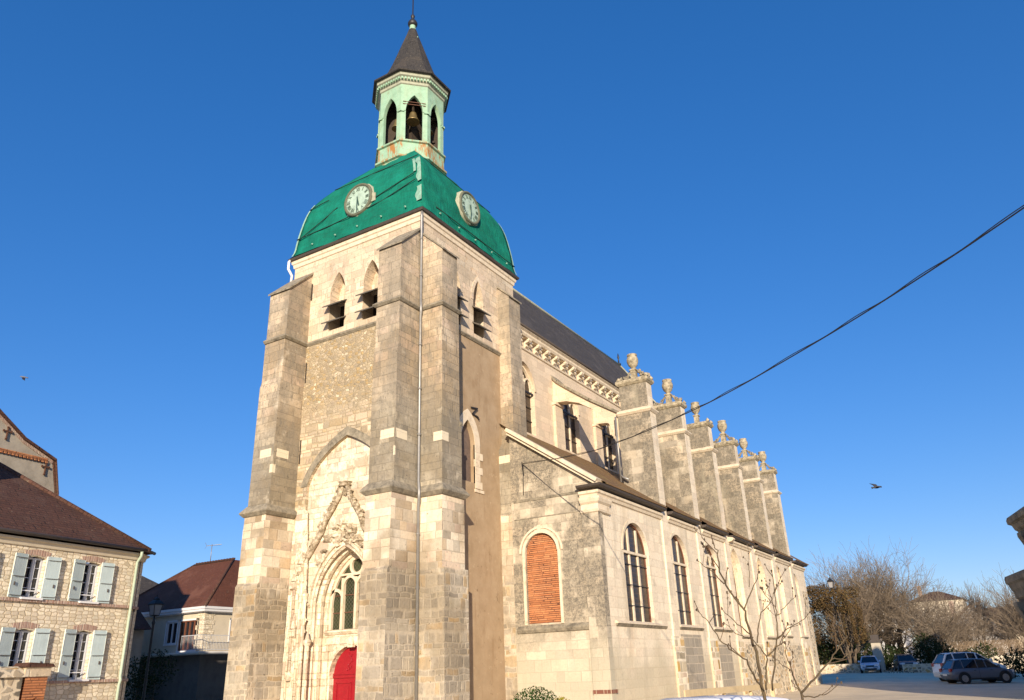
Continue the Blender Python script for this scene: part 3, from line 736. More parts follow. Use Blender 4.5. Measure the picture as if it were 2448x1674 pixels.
# outer white facing between portal and north buttress
m = MB(); rnd = random.Random(4)
FAC = []; m.prism([(-23.22, -.2), (-22.3, -.2), (-22.25, 4), (-22.35, 6.2), (-22.5, 7.9), (-23.0, 8.2), (-23.2, 7.0)], (X0-.09, 0, 0), (0, -1, 0), ZV, (.06, 0, 0)); m.build('portal_facing', 'portal', CH)
# carved ogee gable, crockets and shafts (weathered)
def blob(m, c, r, rn, sq=(1, 1, 1)):
    bm = bmesh.new(); bmesh.ops.create_icosphere(bm, subdivisions=2, radius=1)
    ph = [rn.uniform(0, 6) for _ in range(6)]
    for v in bm.verts:
        k = 1+.28*math.sin(v.co.x*4+ph[0])+.25*math.sin(v.co.y*5+ph[1])+.25*math.sin(v.co.z*5+ph[2])
        v.co = Vector((v.co.x*r*sq[0], v.co.y*r*sq[1], v.co.z*r*sq[2]))*k
    for f in bm.faces: m.face([v.co+Vector(c) for v in f.verts])
    bm.free()
ogL = [(22.78, 5.5), (22.55, 6.0), (22.06, 6.6), (21.74, 7.04), (21.56, 7.45), (21.16, 7.96), (20.92, 8.31), (20.74, 8.75)]
m = MB(); rn = random.Random(9)
for sgn in (1, -1):
    pts = [(XI-.10, YC+(y-YC)*sgn*(1 if sgn > 0 else .93), z) for y, z in ogL]
    m.tube(pts, [.13, .13, .12, .12, .11, .11, .10, .10], 8)
    for k in range(1, len(pts)):
        for t in (.25, .75):
            p = Vector(pts[k-1]).lerp(Vector(pts[k]), t); blob(m, p+V(-.04, rn.uniform(-.05, .05)+.10*sgn, rn.uniform(-.04, .08)), rn.uniform(.07, .12), rn, (.8, 1, 1))
blob(m, (XI-.10, 20.66, 8.72), .2, rn, (.9, 1.2, .6)); blob(m, (XI-.08, 20.62, 8.4), .11, rn)
m.build('ogee_gable', 'shadowcarve', CH)
m = MB(); hc = arch_curve(-YC, 1.55, 4.3, 6.6, 12); ring(m, hc, [(q[0]*1.0+(q[0]+YC)*.06, q[1]+.10) for q in hc], (XI, 0, 0), (0, -1, 0), (-1, 0, 0), .10); m.build('hood_mould', 'carved', CH)
m = MB()
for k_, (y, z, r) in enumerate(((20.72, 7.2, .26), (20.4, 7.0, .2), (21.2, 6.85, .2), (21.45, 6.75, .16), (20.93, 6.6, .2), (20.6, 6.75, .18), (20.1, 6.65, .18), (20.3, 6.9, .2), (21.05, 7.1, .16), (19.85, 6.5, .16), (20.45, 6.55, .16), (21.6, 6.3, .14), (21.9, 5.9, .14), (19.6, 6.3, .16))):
    m = MB(); blob(m, (XI-.0, y, z), r*1.05, rn, (.8, 1.15, .75)); m.build('carved_boss', 'shadowcarve' if k_ % 2 else 'carved', CH)
m = MB()
for k in range(24):
    y = rn.uniform(22.2, 23.1); z = rn.uniform(.8, 7.4); blob(m, (X0-.085, y, z), rn.uniform(.05, .12), rn, (.32, 1, 1.2))
m.build('worn_carving', 'carved', CH)
m = MB()
for y, za, zb, r in ((22.02, .0, 2.95, .09), (22.28, .0, 4.6, .07), (22.5, .6, 5.2, .07), (22.85, 1.8, 5.9, .06), (22.98, .3, 4.4, .05)):
    m = MB(); m.tube([(X0-.12, y, za), (X0-.12, y, zb)], r, 8); m.lathe((X0-.12, y, zb), [(r, 0), (r*1.7, .1), (r*1.8, .2), (r*1.1, .22), (.02, .5)], 8); m.lathe((X0-.12, y, za), [(r*1.8, 0), (r*1.5, .2), (r, .3)], 8); m.build('portal_shaft', 'portal', CH)
for y, z in ((22.62, 3.2), (22.75, 4.9), (22.45, 5.5)):
    m = MB(); m.prism([(0, 0), (-.22, .12), (-.25, .35), (0, .4)], (X0-.02, y, z), (1, 0, 0), ZV, (0, .26, 0))
    m.lathe((X0-.14, y+.13, z+.38), [(.14, 0), (.1, .1), (.02, .5)], 6); m.build('niche_canopy', 'portal', CH)
# window over the door
W0 = XT
m = MB()
P = arch(-YC, 1.33, 3.5, 4.3, 6.2, 12); m.prism(P, (W0+.12, 0, 0), (0, -1, 0), ZV, (.05, 0, 0))
pw = m.build('window', 'lead', CH)
m = MB(); lw = .335
for k in (-1, 0, 1):
    m.box(W0-.02, W0+.14, YC+k*2*lw-.055, YC+k*2*lw+.055, 3.48, 5.35)
a = arch_curve(-YC, 1.30, 4.3, 6.19, 12); b = arch_curve(-YC, 1.19, 4.3, 6.03, 12)
ring(m, b, a, (W0+.1, 0, 0), (0, -1, 0), (-1, 0, 0), .1)
for y in (YC-1.3, YC+1.19): m.box(W0, W0+.12, y, y+.11, 3.48, 4.3)
for k in (-1.5, -.5, .5, 1.5):
    zs = 5.02 if abs(k) < 1 else 4.55
    ring(m, arch_curve(-(YC+k*2*lw), lw-.05, zs, zs+.32), arch_curve(-(YC+k*2*lw), lw+.04, zs, zs+.44), (W0+.1, 0, 0), (0, -1, 0), (-1, 0, 0), .1)
m.box(W0, W0+.12, YC-.95, YC+.95, 5.42, 5.5)
cir = [(.26*math.cos(i*math.pi/10)-YC, .26*math.sin(i*math.pi/10)+5.77) for i in range(21)]; cio = [(.36*math.cos(i*math.pi/10)-YC, .36*math.sin(i*math.pi/10)+5.77) for i in range(21)]
ring(m, cir, cio, (W0+.1, 0, 0), (0, -1, 0), (-1, 0, 0), .11)
m.build('tracery', 'cornice', pw)
m = MB()
for z in (4.1, 4.72):
    for k in (-1.5, -.5, .5, 1.5): m.box(W0+.09, W0+.115, YC+k*2*lw-lw+.05, YC+k*2*lw+lw-.05, z-.018, z+.018)
m.build('saddle_bar', 'rustiron', pw)
# sill and door wall
m = MB()
m.wall([(-YC-1.34, -.29), (-YC+1.34, -.29), (-YC+1.34, 3.46), (-YC-1.34, 3.46)], [arch(-YC, 1.06, -.28, 1.93, 2.93, 12)], (W0-.06, 0, 0), (0, -1, 0), (1, 0, 0), .26)
m.mould([(W0-.06, YC+1.34), (W0-.06, YC-1.34)], [(-.02, 3.30), (.06, 3.33), (.14, 3.42), (.14, 3.46), (.02, 3.5), (-.02, 3.5)])
m.mould([(W0-.06, YC+1.34), (W0-.06, YC-1.34)], [(-.02, 2.98), (.05, 3.0), (.05, 3.05), (-.02, 3.06)])
for y in (YC+1.24, YC-1.24):
    m.box(W0-.14, W0-.055, y-.11, y+.11, -.2, 2.75); m.box(W0-.17, W0-.055, y-.14, y+.14, 2.75, 2.97)
ring(m, arch_curve(-YC, 1.062, 1.93, 2.93, 12), arch_curve(-YC, 1.16, 1.93, 3.02, 12), (W0-.06, 0, 0), (0, -1, 0), (-1, 0, 0), .03)
m.box(W0-.2, W0-.05, YC-.12, YC+.12, 2.86, 3.06)
m.build('door_surround', 'portal', CH)
D0 = W0+.16
m = MB(); m.prism(arch(-YC, 1.07, -.28, 1.93, 2.94, 12), (D0, 0, 0), (0, -1, 0), ZV, (.07, 0, 0))
for z, h in ((1.84, .1), (1.95, .05)): m.box(D0-.05, D0+.01, YC-1.05, YC+1.05, z, z+h)
for y in (-.03, .03): pass
m.box(D0-.035, D0+.01, YC-.025, YC+.025, -.2, 1.84)
for sg in (1, -1):
    for (ya, yb, za, zb) in ((.18, .88, .95, 1.68), (.18, .88, -.1, .8)):
        for (p, q) in (((ya, za), (yb, za)), ((yb, za), (yb, zb)), ((yb, zb), (ya, zb)), ((ya, zb), (ya, za))):
            m.bar((D0-.012, YC+sg*p[0], p[1]), (D0-.012, YC+sg*q[0], q[1]), .045)
        m.box(D0-.02, D0+.01, YC+min(sg*ya, sg*yb)+.1, YC+max(sg*ya, sg*yb)-.1, za+.1, zb-.1)
rn = random.Random(2)
for sg in (1, -1):
    pts = [(D0-.015, YC+sg*.28+.09*math.sin(t*1.4)*sg, 2.1+t*.1) for t in range(7)]; m.tube(pts, .018, 5)
    for t in range(6): blob(m, (D0-.01, YC+sg*(.28+rn.uniform(-.12, .12)), 2.1+t*.1), .035, rn)
m.build('door', 'red', CH)

# --- dome, net, clocks
TC = V(25.32, 20.73, 0)
PROF = [(19.74, 3.83), (19.9, 3.71), (20.15, 3.66), (20.6, 3.62), (21.0, 3.57), (21.64, 3.47), (22.1, 3.38), (22.5, 3.26), (22.8, 3.12), (23.15, 2.92), (23.6, 2.61), (24.0, 2.30), (24.4, 1.98), (24.75, 1.69), (25.0, 1.47), (25.15, 1.36)]
def hw(z):
    for (a, b), (c, d) in zip(PROF, PROF[1:]):
        if a <= z <= c: return b+(d-b)*(z-a)/(c-a)
    return PROF[0][1] if z < PROF[0][0] else PROF[-1][1]
m = MB(); prev = None
for z, h in PROF:
    r = [TC+V(sx*(h-.06), sy*(h-.06), z) for sx, sy in ((-1, -1), (1, -1), (1, 1), (-1, 1))]
    if prev: m.loft(prev, r)
    prev = r
m.build('dome_roof', 'slate', CH)
def netoff(k, t, z):
    a = t*3.1+k*2.7
    return .015+.028*math.sin(a*2.3+z*1.7)+.022*math.sin(a*5.1-z*2.9)+.018*math.sin(z*7.3+a)
m = MB(); m.smooth = True
NS = 26; zz = [19.74+(25.12-19.74)*i/34 for i in range(35)]
def netp(k, t, z):
    h = hw(z); dz = 1-max(0, abs(t)-.9)*10
    o = netoff(k, t, z)*max(0, dz)+.03
    x, y = -(h+o), t*(h+.03)
    for _ in range(k): x, y = -y, x
    return TC+V(x, y, z)
for k in range(4):
    G = [[netp(k, -1+2*i/NS, z) for i in range(NS+1)] for z in zz]
    for j in range(len(zz)-1):
        for i in range(NS): m.face([G[j][i], G[j][i+1], G[j+1][i+1], G[j+1][i]], [((i+a)/NS*2, zz[j+b]) for a, b in ((0, 0), (1, 0), (1, 1), (0, 1))])
# the net is carried up against the foot of the lantern
def tier(z, h): return [TC+V(sx*h, sy*h, z) for sx, sy in ((-1, -1), (1, -1), (1, 1), (-1, 1))]
m.smooth = False
NET = m.build('safety_net', 'net', None, base=TC)
tag(NET, 'green debris netting wrapped over the curved tower roof', 'safety net')
m = MB()
def srf(k, t, z, o=.09):
    h = hw(z); x, y = -(h+o), t*(h+.03)
    for _ in range(k): x, y = -y, x
    return TC+V(x, y, z)
# k=0 is the west face, t from -1 (south) to 1 (north); k=1 the south face
lines = [[(0, 1, 20.75), (0, .4, 20.8), (0, -.4, 21.0), (0, -1, 21.55)], [(0, .95, 20.7), (0, .55, 21.4), (0, .35, 21.8)], [(0, .98, 22.4), (0, .6, 22.6)], [(0, -.2, 21.3), (0, -1, 22.0)], [(0, -1, 23.4), (0, 0, 23.5), (0, 1, 23.55)], [(1, -1, 23.3), (1, 0, 23.35), (1, 1, 23.5)], [(1, -1, 20.3), (1, 1, 20.35)]]
for ln in lines:
    pts = []
    for a, b in zip(ln, ln[1:]):
        for i in range(8): f = i/8; pts.append(srf(a[0], a[1]+(b[1]-a[1])*f, a[2]+(b[2]-a[2])*f, .10))
    m.tube(pts, .022, 5)
m.build('rope', 'rope', NET, base=TC)
m = MB(); rn = random.Random(6)
def strip(zlist, w, k=0, side=-1, off=.10):
    L = []; Rr = []
    for i, z in enumerate(zlist):
        ww = w*(.85+.18*math.sin(z*5.3)+.12*math.sin(z*11.7)); h = hw(z)
        L.append(srf(k, side*(1-ww/h), z, off)); Rr.append(srf(k, side*1.0, z, off)+(V(-.03, -.07, 0) if k == 0 else V(0, 0, 0)))
    m.loft(L, Rr, False); return Rr
zl = [21.3+i*.1 for i in range(18)]
Rr = strip(zl, .20)
Q = [srf(1, 1-.16*(.7+.6*rn.random())/hw(z), z, .10) for z in zl]
L2 = [srf(1, 1.0, z, .10)+V(-.03, -.04, 0) for z in zl]
zl = [20.2+i*.1 for i in range(9)]; strip(zl, .26)
zl = [22.0+i*.1 for i in range(12)]
m.loft([srf(0, -1+.36/hw(z), z, .10) for z in zl], [srf(0, -1+.23/hw(z), z, .10) for z in zl], False)
# far corners: pale hem at the north west and south east edges
for k, sd in ((0, 1), (1, -1)):
    zl = [19.85+i*.18 for i in range(17)]
    m.loft([srf(k, sd*(1-.10/hw(z)), z, .07) for z in zl], [srf(k, sd*1.0, z, .07) for z in zl], False)
m.build('torn_hem', 'lead_strip', NET, base=TC)
m = MB()
for k in range(2):
    for t in (-.78, -.42, -.05, .3, .68):
        p = srf(k, t, 20.12, .09); d = V(-1, 0, 0) if k == 0 else V(0, -1, 0)
        m.lathe(p, [(.045, 0), (.04, .04)], 8, d); m.lathe(p+d*.04, [(.02, 0), (.02, .03)], 6, d)
m.build('net_anchor', 'lead_strip', NET, base=TC)
m = MB(); m.obox(srf(0, -.25, 21.42, .12), (.02, 0, 0), (0, .17, 0), (0, 0, .2)); m.build('roof_hatch', 'dial_case', CH)
def clock(k, c, label_):
    """k: 0 west face, 1 south face; hands at half past five"""
    d = V(-1, 0, 0) if k == 0 else V(0, -1, 0); U = V(0, -1, 0) if k == 0 else V(1, 0, 0)
    m = MB(); m.lathe(c-d*.75, [(.87, 0), (.87, .70), (.83, .72)], 8, d, cap=False)
    ck = m.build('clock', 'dial_case', CH)
    m = MB(); m.lathe(c-d*.05, [(.83, 0), (.81, .06), (.76, .09), (.70, .06), (.68, .0)], 36, d, cap=False); m.build('bezel', 'bezel', ck)
    m = MB(); m.lathe(c-d*.06, [(.70, 0), (.70, .04)], 36, d); m.build('dial', 'dial', ck)
    f = c-d*.012
    m = MB()
    P = lambda r, a, o=0: f+U*.85*(r*math.sin(a)+o*math.cos(a))+ZV*.85*(r*math.cos(a)-o*math.sin(a))
    nums = ['XII', 'I', 'II', 'III', 'IIII', 'V', 'VI', 'VII', 'VIII', 'IX', 'X', 'XI']
    for i, s_ in enumerate(nums):
        a = i*math.pi/6; w = {'I': .045, 'V': .11, 'X': .11}; tot = sum(w[ch]+.02 for ch in s_)-.02; o = -tot/2
        for ch in s_:
            q = w[ch]
            if ch == 'I': m.bar(P(.54, a, o+q/2), P(.74, a, o+q/2), .034, .02)
            elif ch == 'V': m.bar(P(.74, a, o), P(.54, a, o+q/2), .034, .02); m.bar(P(.74, a, o+q), P(.54, a, o+q/2), .022, .02)
            else: m.bar(P(.74, a, o), P(.54, a, o+q), .034, .02); m.bar(P(.54, a, o), P(.74, a, o+q), .022, .02)
            o += q+.02
    for i in range(60): a = i*math.pi/30; m.bar(P(.765, a), P(.79, a), .015, .02)
    m.build('numerals', 'dial_dark', ck)
    for nm, a, L, w in (('minute_hand', math.pi, .56, .05), ('hour_hand', math.pi*5.5/6, .37, .07)):
        m = MB(); g2 = f+d*(.03 if nm == 'hour_hand' else .06)
        t = lambda r, o: g2+U*(r*math.sin(a)+o*math.cos(a))+ZV*(r*math.cos(a)-o*math.sin(a))
        fr = [t(-.16, -w/3), t(-.16, w/3), t(L*.8, w/2), t(L, 0), t(L*.8, -w/2)]
        bk = [p-d*.012 for p in fr]; m.face(fr); m.face(bk[::-1]); m.loft(fr, bk); m.build(nm, 'hand', ck)
    return ck
clock(0, V(21.62, 20.66, 21.58), 'w'); clock(1, V(25.2, 17.0, 21.7), 's')

# --- lantern
def octp(r, z, n=8): return [TC+V(r*math.cos(math.pi/8+k*math.pi/4), r*math.sin(math.pi/8+k*math.pi/4), z) for k in range(n)]
def octlathe(m, prof, cap=False):
    prev = None
    for r, z in prof:
        cur = octp(r, z)
        if prev: m.loft(prev, cur)
        prev = cur
    if cap: m.face(prev)
m = MB(); octlathe(m, [(1.8, 24.5), (1.8, 24.85), (1.92, 24.9), (1.92, 25.0), (1.78, 25.08), (1.76, 25.82), (1.86, 25.86), (1.86, 25.95), (1.70, 25.97)])
LN = m.build('lantern', 'verdigris', CH)
m = MB()
ROUT, RIN = 1.74, 1.56
for k in range(8):
    a0, a1 = math.pi/8+k*math.pi/4, math.pi/8+(k+1)*math.pi/4
    for Rr_, inn in ((ROUT, True), (RIN, False)):
        p, q = TC+V(Rr_*math.cos(a0), Rr_*math.sin(a0), 0), TC+V(Rr_*math.cos(a1), Rr_*math.sin(a1), 0)
        U = (q-p); L = U.length; U.normalize(); nin = V(-U.y, U.x, 0); nin = nin if nin.dot(TC-p) > 0 else -nin
        m.wall([(0, 25.95), (L, 25.95), (L, 29.4), (0, 29.4)], [arch(L/2, .42, 25.99, 27.75, 28.75, 8)], p, U, nin, ROUT*math.cos(math.pi/8)-RIN*math.cos(math.pi/8), inn)
    # impost blocks and rim
    p, q = TC+V(ROUT*math.cos(a0), ROUT*math.sin(a0), 0), TC+V(ROUT*math.cos(a1), ROUT*math.sin(a1), 0)
    U = (q-p); L = U.length; U.normalize(); no = V(U.y, -U.x, 0); no = no if no.dot(p-TC) > 0 else -no
    ring(m, arch_curve(L/2, .425, 27.75, 28.76, 8), arch_curve(L/2, .49, 27.75, 28.86, 8), p, U, no, .025)
    for u in (.06, L-.06): m.obox(p+U*u+ZV*27.72+no*.02, U*.11, no*.04, ZV*.05)
    m.obox(p+U*(L/2)+ZV*25.45+no*.015, U*.43, no*.012, ZV*.3)
m.build('arcade', 'verdigris', LN)
m = MB(); octlathe(m, [(1.74, 29.38), (1.80, 29.42), (1.80, 29.55), (1.86, 29.6), (1.86, 29.75), (1.98, 29.82), (1.98, 29.95), (2.06, 30.0)]); m.cur = 1
for k in range(8):
    a0, a1 = math.pi/8+k*math.pi/4, math.pi/8+(k+1)*math.pi/4
    p, q = TC+V(1.9*math.cos(a0), 1.9*math.sin(a0), 29.66), TC+V(1.9*math.cos(a1), 1.9*math.sin(a1), 29.66)
    for i in range(9):
        c = p.lerp(q, (i+.5)/9); U = (q-p).normalized(); no = V(U.y, -U.x, 0); m.obox(c, U*.045, no*.06, ZV*.06)
m.build('lantern_cornice', ['eave_lead', 'verdigris'], LN)
m = MB(); octlathe(m, [(2.02, 29.96), (2.14, 30.0), (2.16, 30.08), (1.95, 30.22), (1.72, 30.42), (1.52, 30.7), (1.36, 31.05), (1.16, 31.6), (.90, 32.4), (.62, 33.3), (.36, 34.1), (.22, 34.6)], True)
SPI = m.build('spire', 'spire_slate', LN)
m = MB(); m.lathe(TC, [(.23, 34.55), (.19, 34.6), (.16, 34.85), (.16, 34.95)], 12); m.build('spire_collar', 'verdigris', SPI)
m = MB(); m.lathe(TC, [(.14, 34.9), (.26, 35.0), (.27, 35.12), (.2, 35.28), (.1, 35.36), (.06, 35.42), (.10, 35.55), (.12, 35.65), (.08, 35.74), (.035, 35.8), (.03, 38.6)], 14); m.build('finial', 'iron', SPI)
m = MB()
for a, z in ((3.6, 33.7), (4.6, 33.9), (5.2, 31.5), (5.3, 31.2)):
    r = 1.0*(34.9-z)/3.3*.8+.12; p = TC+V(r*math.cos(a), r*math.sin(a), z); m.obox(p, (.03, .01, .02), (-.01, .05, 0), (0, 0, .06))
m.build('roof_hook', 'lead_strip', SPI)
m = MB(); m.lathe(TC, [(1.55, 29.2), (1.55, 29.26)], 8); m.lathe(TC, [(1.5, 25.88), (1.5, 25.94)], 8)
for k in range(4):
    a = k*math.pi/2+.39; d = V(math.cos(a), math.sin(a), 0); m.bar(TC+d*.75+ZV*26, TC+d*.75+ZV*29.2, .16)
m.box(TC.x-.42, TC.x+.6, TC.y-.42, TC.y+.6, 25.95, 29.2)
m.bar(TC+V(-1.1, 1.1, 27.5), TC+V(1.1, -1.1, 27.5), .06, 3.2)
for z in (26.9, 28.35): 
    m.bar(TC+V(-1.2, -.5, z), TC+V(1.2, .5, z), .12); m.bar(TC+V(.5, -1.2, z), TC+V(-.5, 1.2, z), .12)
m.build('bell_frame', 'wood_dark', LN)
m = MB()
for z in (28.15, 28.3): m.bar(TC+V(-1.15, -1.15, z)+V(-.4, .4, 0), TC+V(-1.15, -1.15, z)+V(.4, -.4, 0), .03)
m.build('tie_bar', 'rustiron', LN)
for (dx, dy, z, r), lb in zip(((-.78, -.78, 27.5, .34), (-1.0, .05, 27.3, .28), (.25, -.95, 27.4, .26)), ('bronze bell hanging in the front arch of the green lantern', 'smaller bell in the left arch of the green lantern', 'smaller bell in the right arch of the green lantern')):
    t = thing('bell', lb, 'bell', (TC.x+dx, TC.y+dy, z), group='bells in the lantern')
    m = MB(); m.lathe((TC.x+dx, TC.y+dy, z), [(r, 0), (r*.93, .06), (r*.68, .22), (r*.55, .42), (r*.5, .52), (r*.3, .6), (.03, .62)], 16); m.build('bell_body', 'bronze', t)
    m = MB(); m.box(TC.x+dx-.04, TC.x+dx+.04, TC.y+dy-.04, TC.y+dy+.04, z+.6, z+.95); m.build('yoke', 'wood_dark', t)

# ------------------------------------------------------------------ NAVE
YN, XNE = 17.85, 52.5
NW = [30.85, 35.7, 40.45, 45.4, 50.4]
m = MB()
m.wall([(X1, 9), (XNE, 9), (XNE, 17.6), (X1, 17.6)], [arch(x, 1.08, 12.45, 14.75, 16.05) for x in NW], (0, YN, 0), (1, 0, 0), (0, 1, 0), .3)
m.face([(X1, 24.2, 0), (XNE, 24.2, 0), (XNE, 24.2, 17.6), (X1, 24.2, 17.6)]); m.face([(XNE, YN, 9), (XNE, 24.2, 9), (XNE, 24.2, 17.6), (XNE, YN, 17.6)])
for x in [33.85, 38.65, 43.25, 48.45]:
    m.box(x-.05, x+.75, YN-.16, YN+.01, 9, 14.55); m.box(x-.12, x+.82, YN-.24, YN+.01, 14.55, 14.68)
for x in NW: ring(m, arch_curve(x, 1.085, 14.75, 16.055), arch_curve(x, 1.2, 14.75, 16.2), (0, YN, 0), (1, 0, 0), (0, -1, 0), .06)
m.build('nave_wall', 'nave', CH)
for x in NW:
    m = MB(); m.prism(arch(x, 1.1, 12.43, 14.75, 16.07), (0, YN+.26, 0), (1, 0, 0), ZV, (0, .05, 0)); w = m.build('clerestory_window', 'nglass', CH)
    m = MB()
    for dx in (-.36, .36): m.box(x+dx-.06, x+dx+.06, YN+.19, YN+.27, 12.43, 15.5)
    ring(m, arch_curve(x, 1.0, 14.75, 15.95), arch_curve(x, 1.09, 14.75, 16.06), (0, YN+.25, 0), (1, 0, 0), (0, -1, 0), .12)
    for c in (-.72, 0, .72): ring(m, arch_curve(x+c, .28, 15.0, 15.35), arch_curve(x+c, .35, 15.0, 15.45), (0, YN+.25, 0), (1, 0, 0), (0, -1, 0), .1)
    m.build('tracery', 'cornice', w)
    m = MB(); m.box(x-1.06, x+1.06, YN+.05, YN+.12, 14.55, 14.64)
    for z in (13.2, 13.9): m.box(x-1.06, x+1.06, YN+.2, YN+.23, z-.015, z+.015)
    m.build('saddle_bar', 'iron', w)
m = MB()
m.mould([(X1, YN), (XNE, YN), (XNE, 24.2)], [(-.02, 17.3), (.30, 17.32), (.36, 17.42), (.36, 17.52), (.46, 17.6), (.46, 17.68), (-.02, 17.7)])
m.mould([(X1, YN), (XNE, YN), (XNE, 24.2)], [(-.02, 16.72), (.07, 16.75), (.09, 16.82), (-.02, 16.86)])
NC = m.build('nave_cornice', 'cornice', CH)
x = X1+.3; i = 0
proto = None
while x < XNE-.3:
    if proto is None:
        m = MB()
        sc = [(0, 0), (-.06, 0), (-.16, .06), (-.13, .14), (-.07, .16), (-.1, .24), (-.26, .28), (-.33, .36), (-.33, .45), (0, .45)]
        m.prism([(p[0], p[1]) for p in sc], V(-.13, 0, 0), V(0, 1, 0), ZV, V(.26, 0, 0))
        m.lathe((-.15, -.25, .38), [(.06, 0), (.06, .3)], 8, (1, 0, 0)); m.lathe((-.15, -.11, .1), [(.05, 0), (.05, .3)], 8, (1, 0, 0))
        m.prism([(.13, .45), (.13, .36), (.2, .22), (.34, .14), (.42, .2), (.36, .26), (.3, .3), (.36, .36), (.5, .36), (.5, .45)], V(0, -.2, 0), V(1, 0, 0), ZV, V(0, .2, 0))
        proto = m.build('cornice_bracket', 'cornice', NC, base=V(0, 0, 0)); b = proto
    else:
        b = proto.copy(); COL.objects.link(b); b.parent = NC
    b.location = V(x, YN, 16.87)-ROOT['church'] if 'church' in ROOT else V(x, YN, 16.87)
    x += .98; i += 1
# roof
m = MB(); YR, ZR = 21.0, 22.95; e0 = YN-.42; e1 = 24.6
m.face([(X1-.3, e0, 17.66), (XNE+.3, e0, 17.66), (XNE-1.4, YR, ZR), (X1-.3, YR, ZR)]); m.face([(X1-.3, e1, 17.66), (X1-.3, YR, ZR), (XNE-1.4, YR, ZR), (XNE+.3, e1, 17.66)]); m.face([(XNE+.3, e0, 17.66), (XNE+.3, e1, 17.66), (XNE-1.4, YR, ZR)])
m.face([(X1-.3, e0, 17.66), (X1-.3, YR, ZR), (X1-.3, e1, 17.66)])
NR = m.build('nave_roof', 'slate', CH)
m = MB(); m.tube([(X1-.3, YR, ZR+.02), (XNE-1.4, YR, ZR+.02)], .09, 6); m.tube([(XNE-1.4, YR, ZR+.02), (XNE+.3, e0, 17.68)], .07, 6)
for a in ((33.5, .25, .45), (31.2, .12, .3)): pass
m.build('ridge_flashing', 'eave_lead', NR)
m = MB(); m.lathe((XNE-1.6, YR, ZR), [(.16, 0), (.18, .1), (.06, .16), (.05, .5), (.09, .6), (.02, .95)], 8); m.build('ridge_finial', 'iron', NR)
m = MB()
for z0, x0, dx in ((19.5, 31.5, 2.0), (18.3, 34.6, 1.5)):
    pass
m.tube([(X1, e0-.06, 17.70), (XNE, e0-.06, 17.70)], .07, 8); m.build('nave_gutter', 'gutter', NR)

# ------------------------------------------------------------------ SOUTH AISLE
XA, YA, XE = 27.15, 12.65, 63.0
m = MB()
rs = .687; ra = lambda y: 8.47+rs*(y-12.2); rz = lambda y: ra(y)-.30
m.wall([(-16.52, -.3), (-YA, -.3), (-YA, rz(YA)-.05), (-16.52, rz(16.52)-.05)], [arch(-15.22, .72, 3.5, 6.17, 6.88)], (XA, 0, 0), (0, -1, 0), (1, 0, 0), .12)
m.box(XA-.06, XA+.3, 12.6, 13.32, -.3, 7.5)
m.build('aisle_west_wall', 'aisle_w', CH)
m = MB(); m.prism(arch(-15.22, .73, 3.48, 6.17, 6.9), (XA+.10, 0, 0), (0, -1, 0), ZV, (.08, 0, 0)); m.build('brick_infill', 'brick', CH)
m = MB()
pass
ring(m, arch_curve(-15.22, .725, 6.17, 6.89), arch_curve(-15.22, .84, 6.17, 7.02), (XA, 0, 0), (0, -1, 0), (-1, 0, 0), .05)
ring(m, arch_curve(-15.22, .9, 6.17, 7.08), arch_curve(-15.22, .98, 6.17, 7.16), (XA, 0, 0), (0, -1, 0), (-1, 0, 0), .04)
for y in (15.95, 14.36): m.box(XA-.05, XA+.02, y, y+.11, 3.46, 6.17)
m.box(XA-.09, XA+.02, 15.14, 15.3, 6.88, 7.2)
# capital of the corner pilaster
m.mould([(XA-.06, 13.32), (XA-.06, 12.6), (XA+1.0, 12.6)], [(-.02, 7.38), (.05, 7.42), (.08, 7.5), (.02, 7.54), (.02, 7.72), (.1, 7.8), (.14, 7.9), (.14, 7.98), (-.02, 8.02)])
m.box(XA-.06, XA+.95, 12.6, 12.7, 7.9, 8.05)
m.build('wall_mouldings', 'cornice', CH)
for pr in ([(-.02, 3.14), (.05, 3.18), (.1, 3.28), (.1, 3.34), (-.02, 3.46)], [(-.02, 8.20), (.02, 8.22), (.04, 8.30), (-.02, 8.34)], [(-.02, 7.5), (.02, 7.51), (.02, 7.54), (-.02, 7.56)]):
    m = MB(); m.mould([(XA, 16.4), (XA, 13.32)], pr); m.build('wall_string', 'string', CH)
m = MB(); m.box(XA-.075, XA+.45, 12.58, 13.34, 1.0, 1.13); m.build('brick_patch', 'darkbrick', CH)
# raking coping
m = MB()
d = V(0, 1, rs).normalized(); n_ = V(0, -rs, 1).normalized()
for off, h, o in ((.02, .12, .10), (.17, .14, .20)):
    m.obox(V(XA+.1-o/2, 14.50, rz(14.50)+off+.05), V(.2+o/2, 0, 0), d*2.45, n_*(h/2))
m.build('raking_coping', 'cornice', CH)
# south wall
AW = [(30.62, 1.32, 3.5, 6.2, 7.42), (35.68, 1.23, 3.52, 6.25, 7.53), (40.45, 1.12, 3.53, 6.5, 7.58), (44.9, 1.10, 3.25, 6.3, 7.85), (50.2, 1.05, 3.27, 6.3, 7.85), (54.75, .95, 3.4, 6.3, 7.8), (59.4, .92, 3.42, 6.6, 7.6)]
m = MB()
m.wall([(XA, -.3), (XE, -.3), (XE, 8.3), (XA, 8.3)], [arch(*a) for a in AW], (0, YA, 0), (1, 0, 0), (0, 1, 0), [.22, .22, .22, .4, .4, .4, .22])
m.face([(XE, YA, -.3), (XE, 18.5, -.3), (XE, 18.5, 12.2), (XE, YA, 8.3)])
for (x, hw_, z0, zs, za) in AW:
    n3 = arch_curve(x, hw_+.005, zs, za); n4 = arch_curve(x, hw_+.13, zs, za+.15)
    ring(m, n3, n4, (0, YA, 0), (1, 0, 0), (0, -1, 0), .025)
m.build('aisle_wall', 'aisle_s', CH)
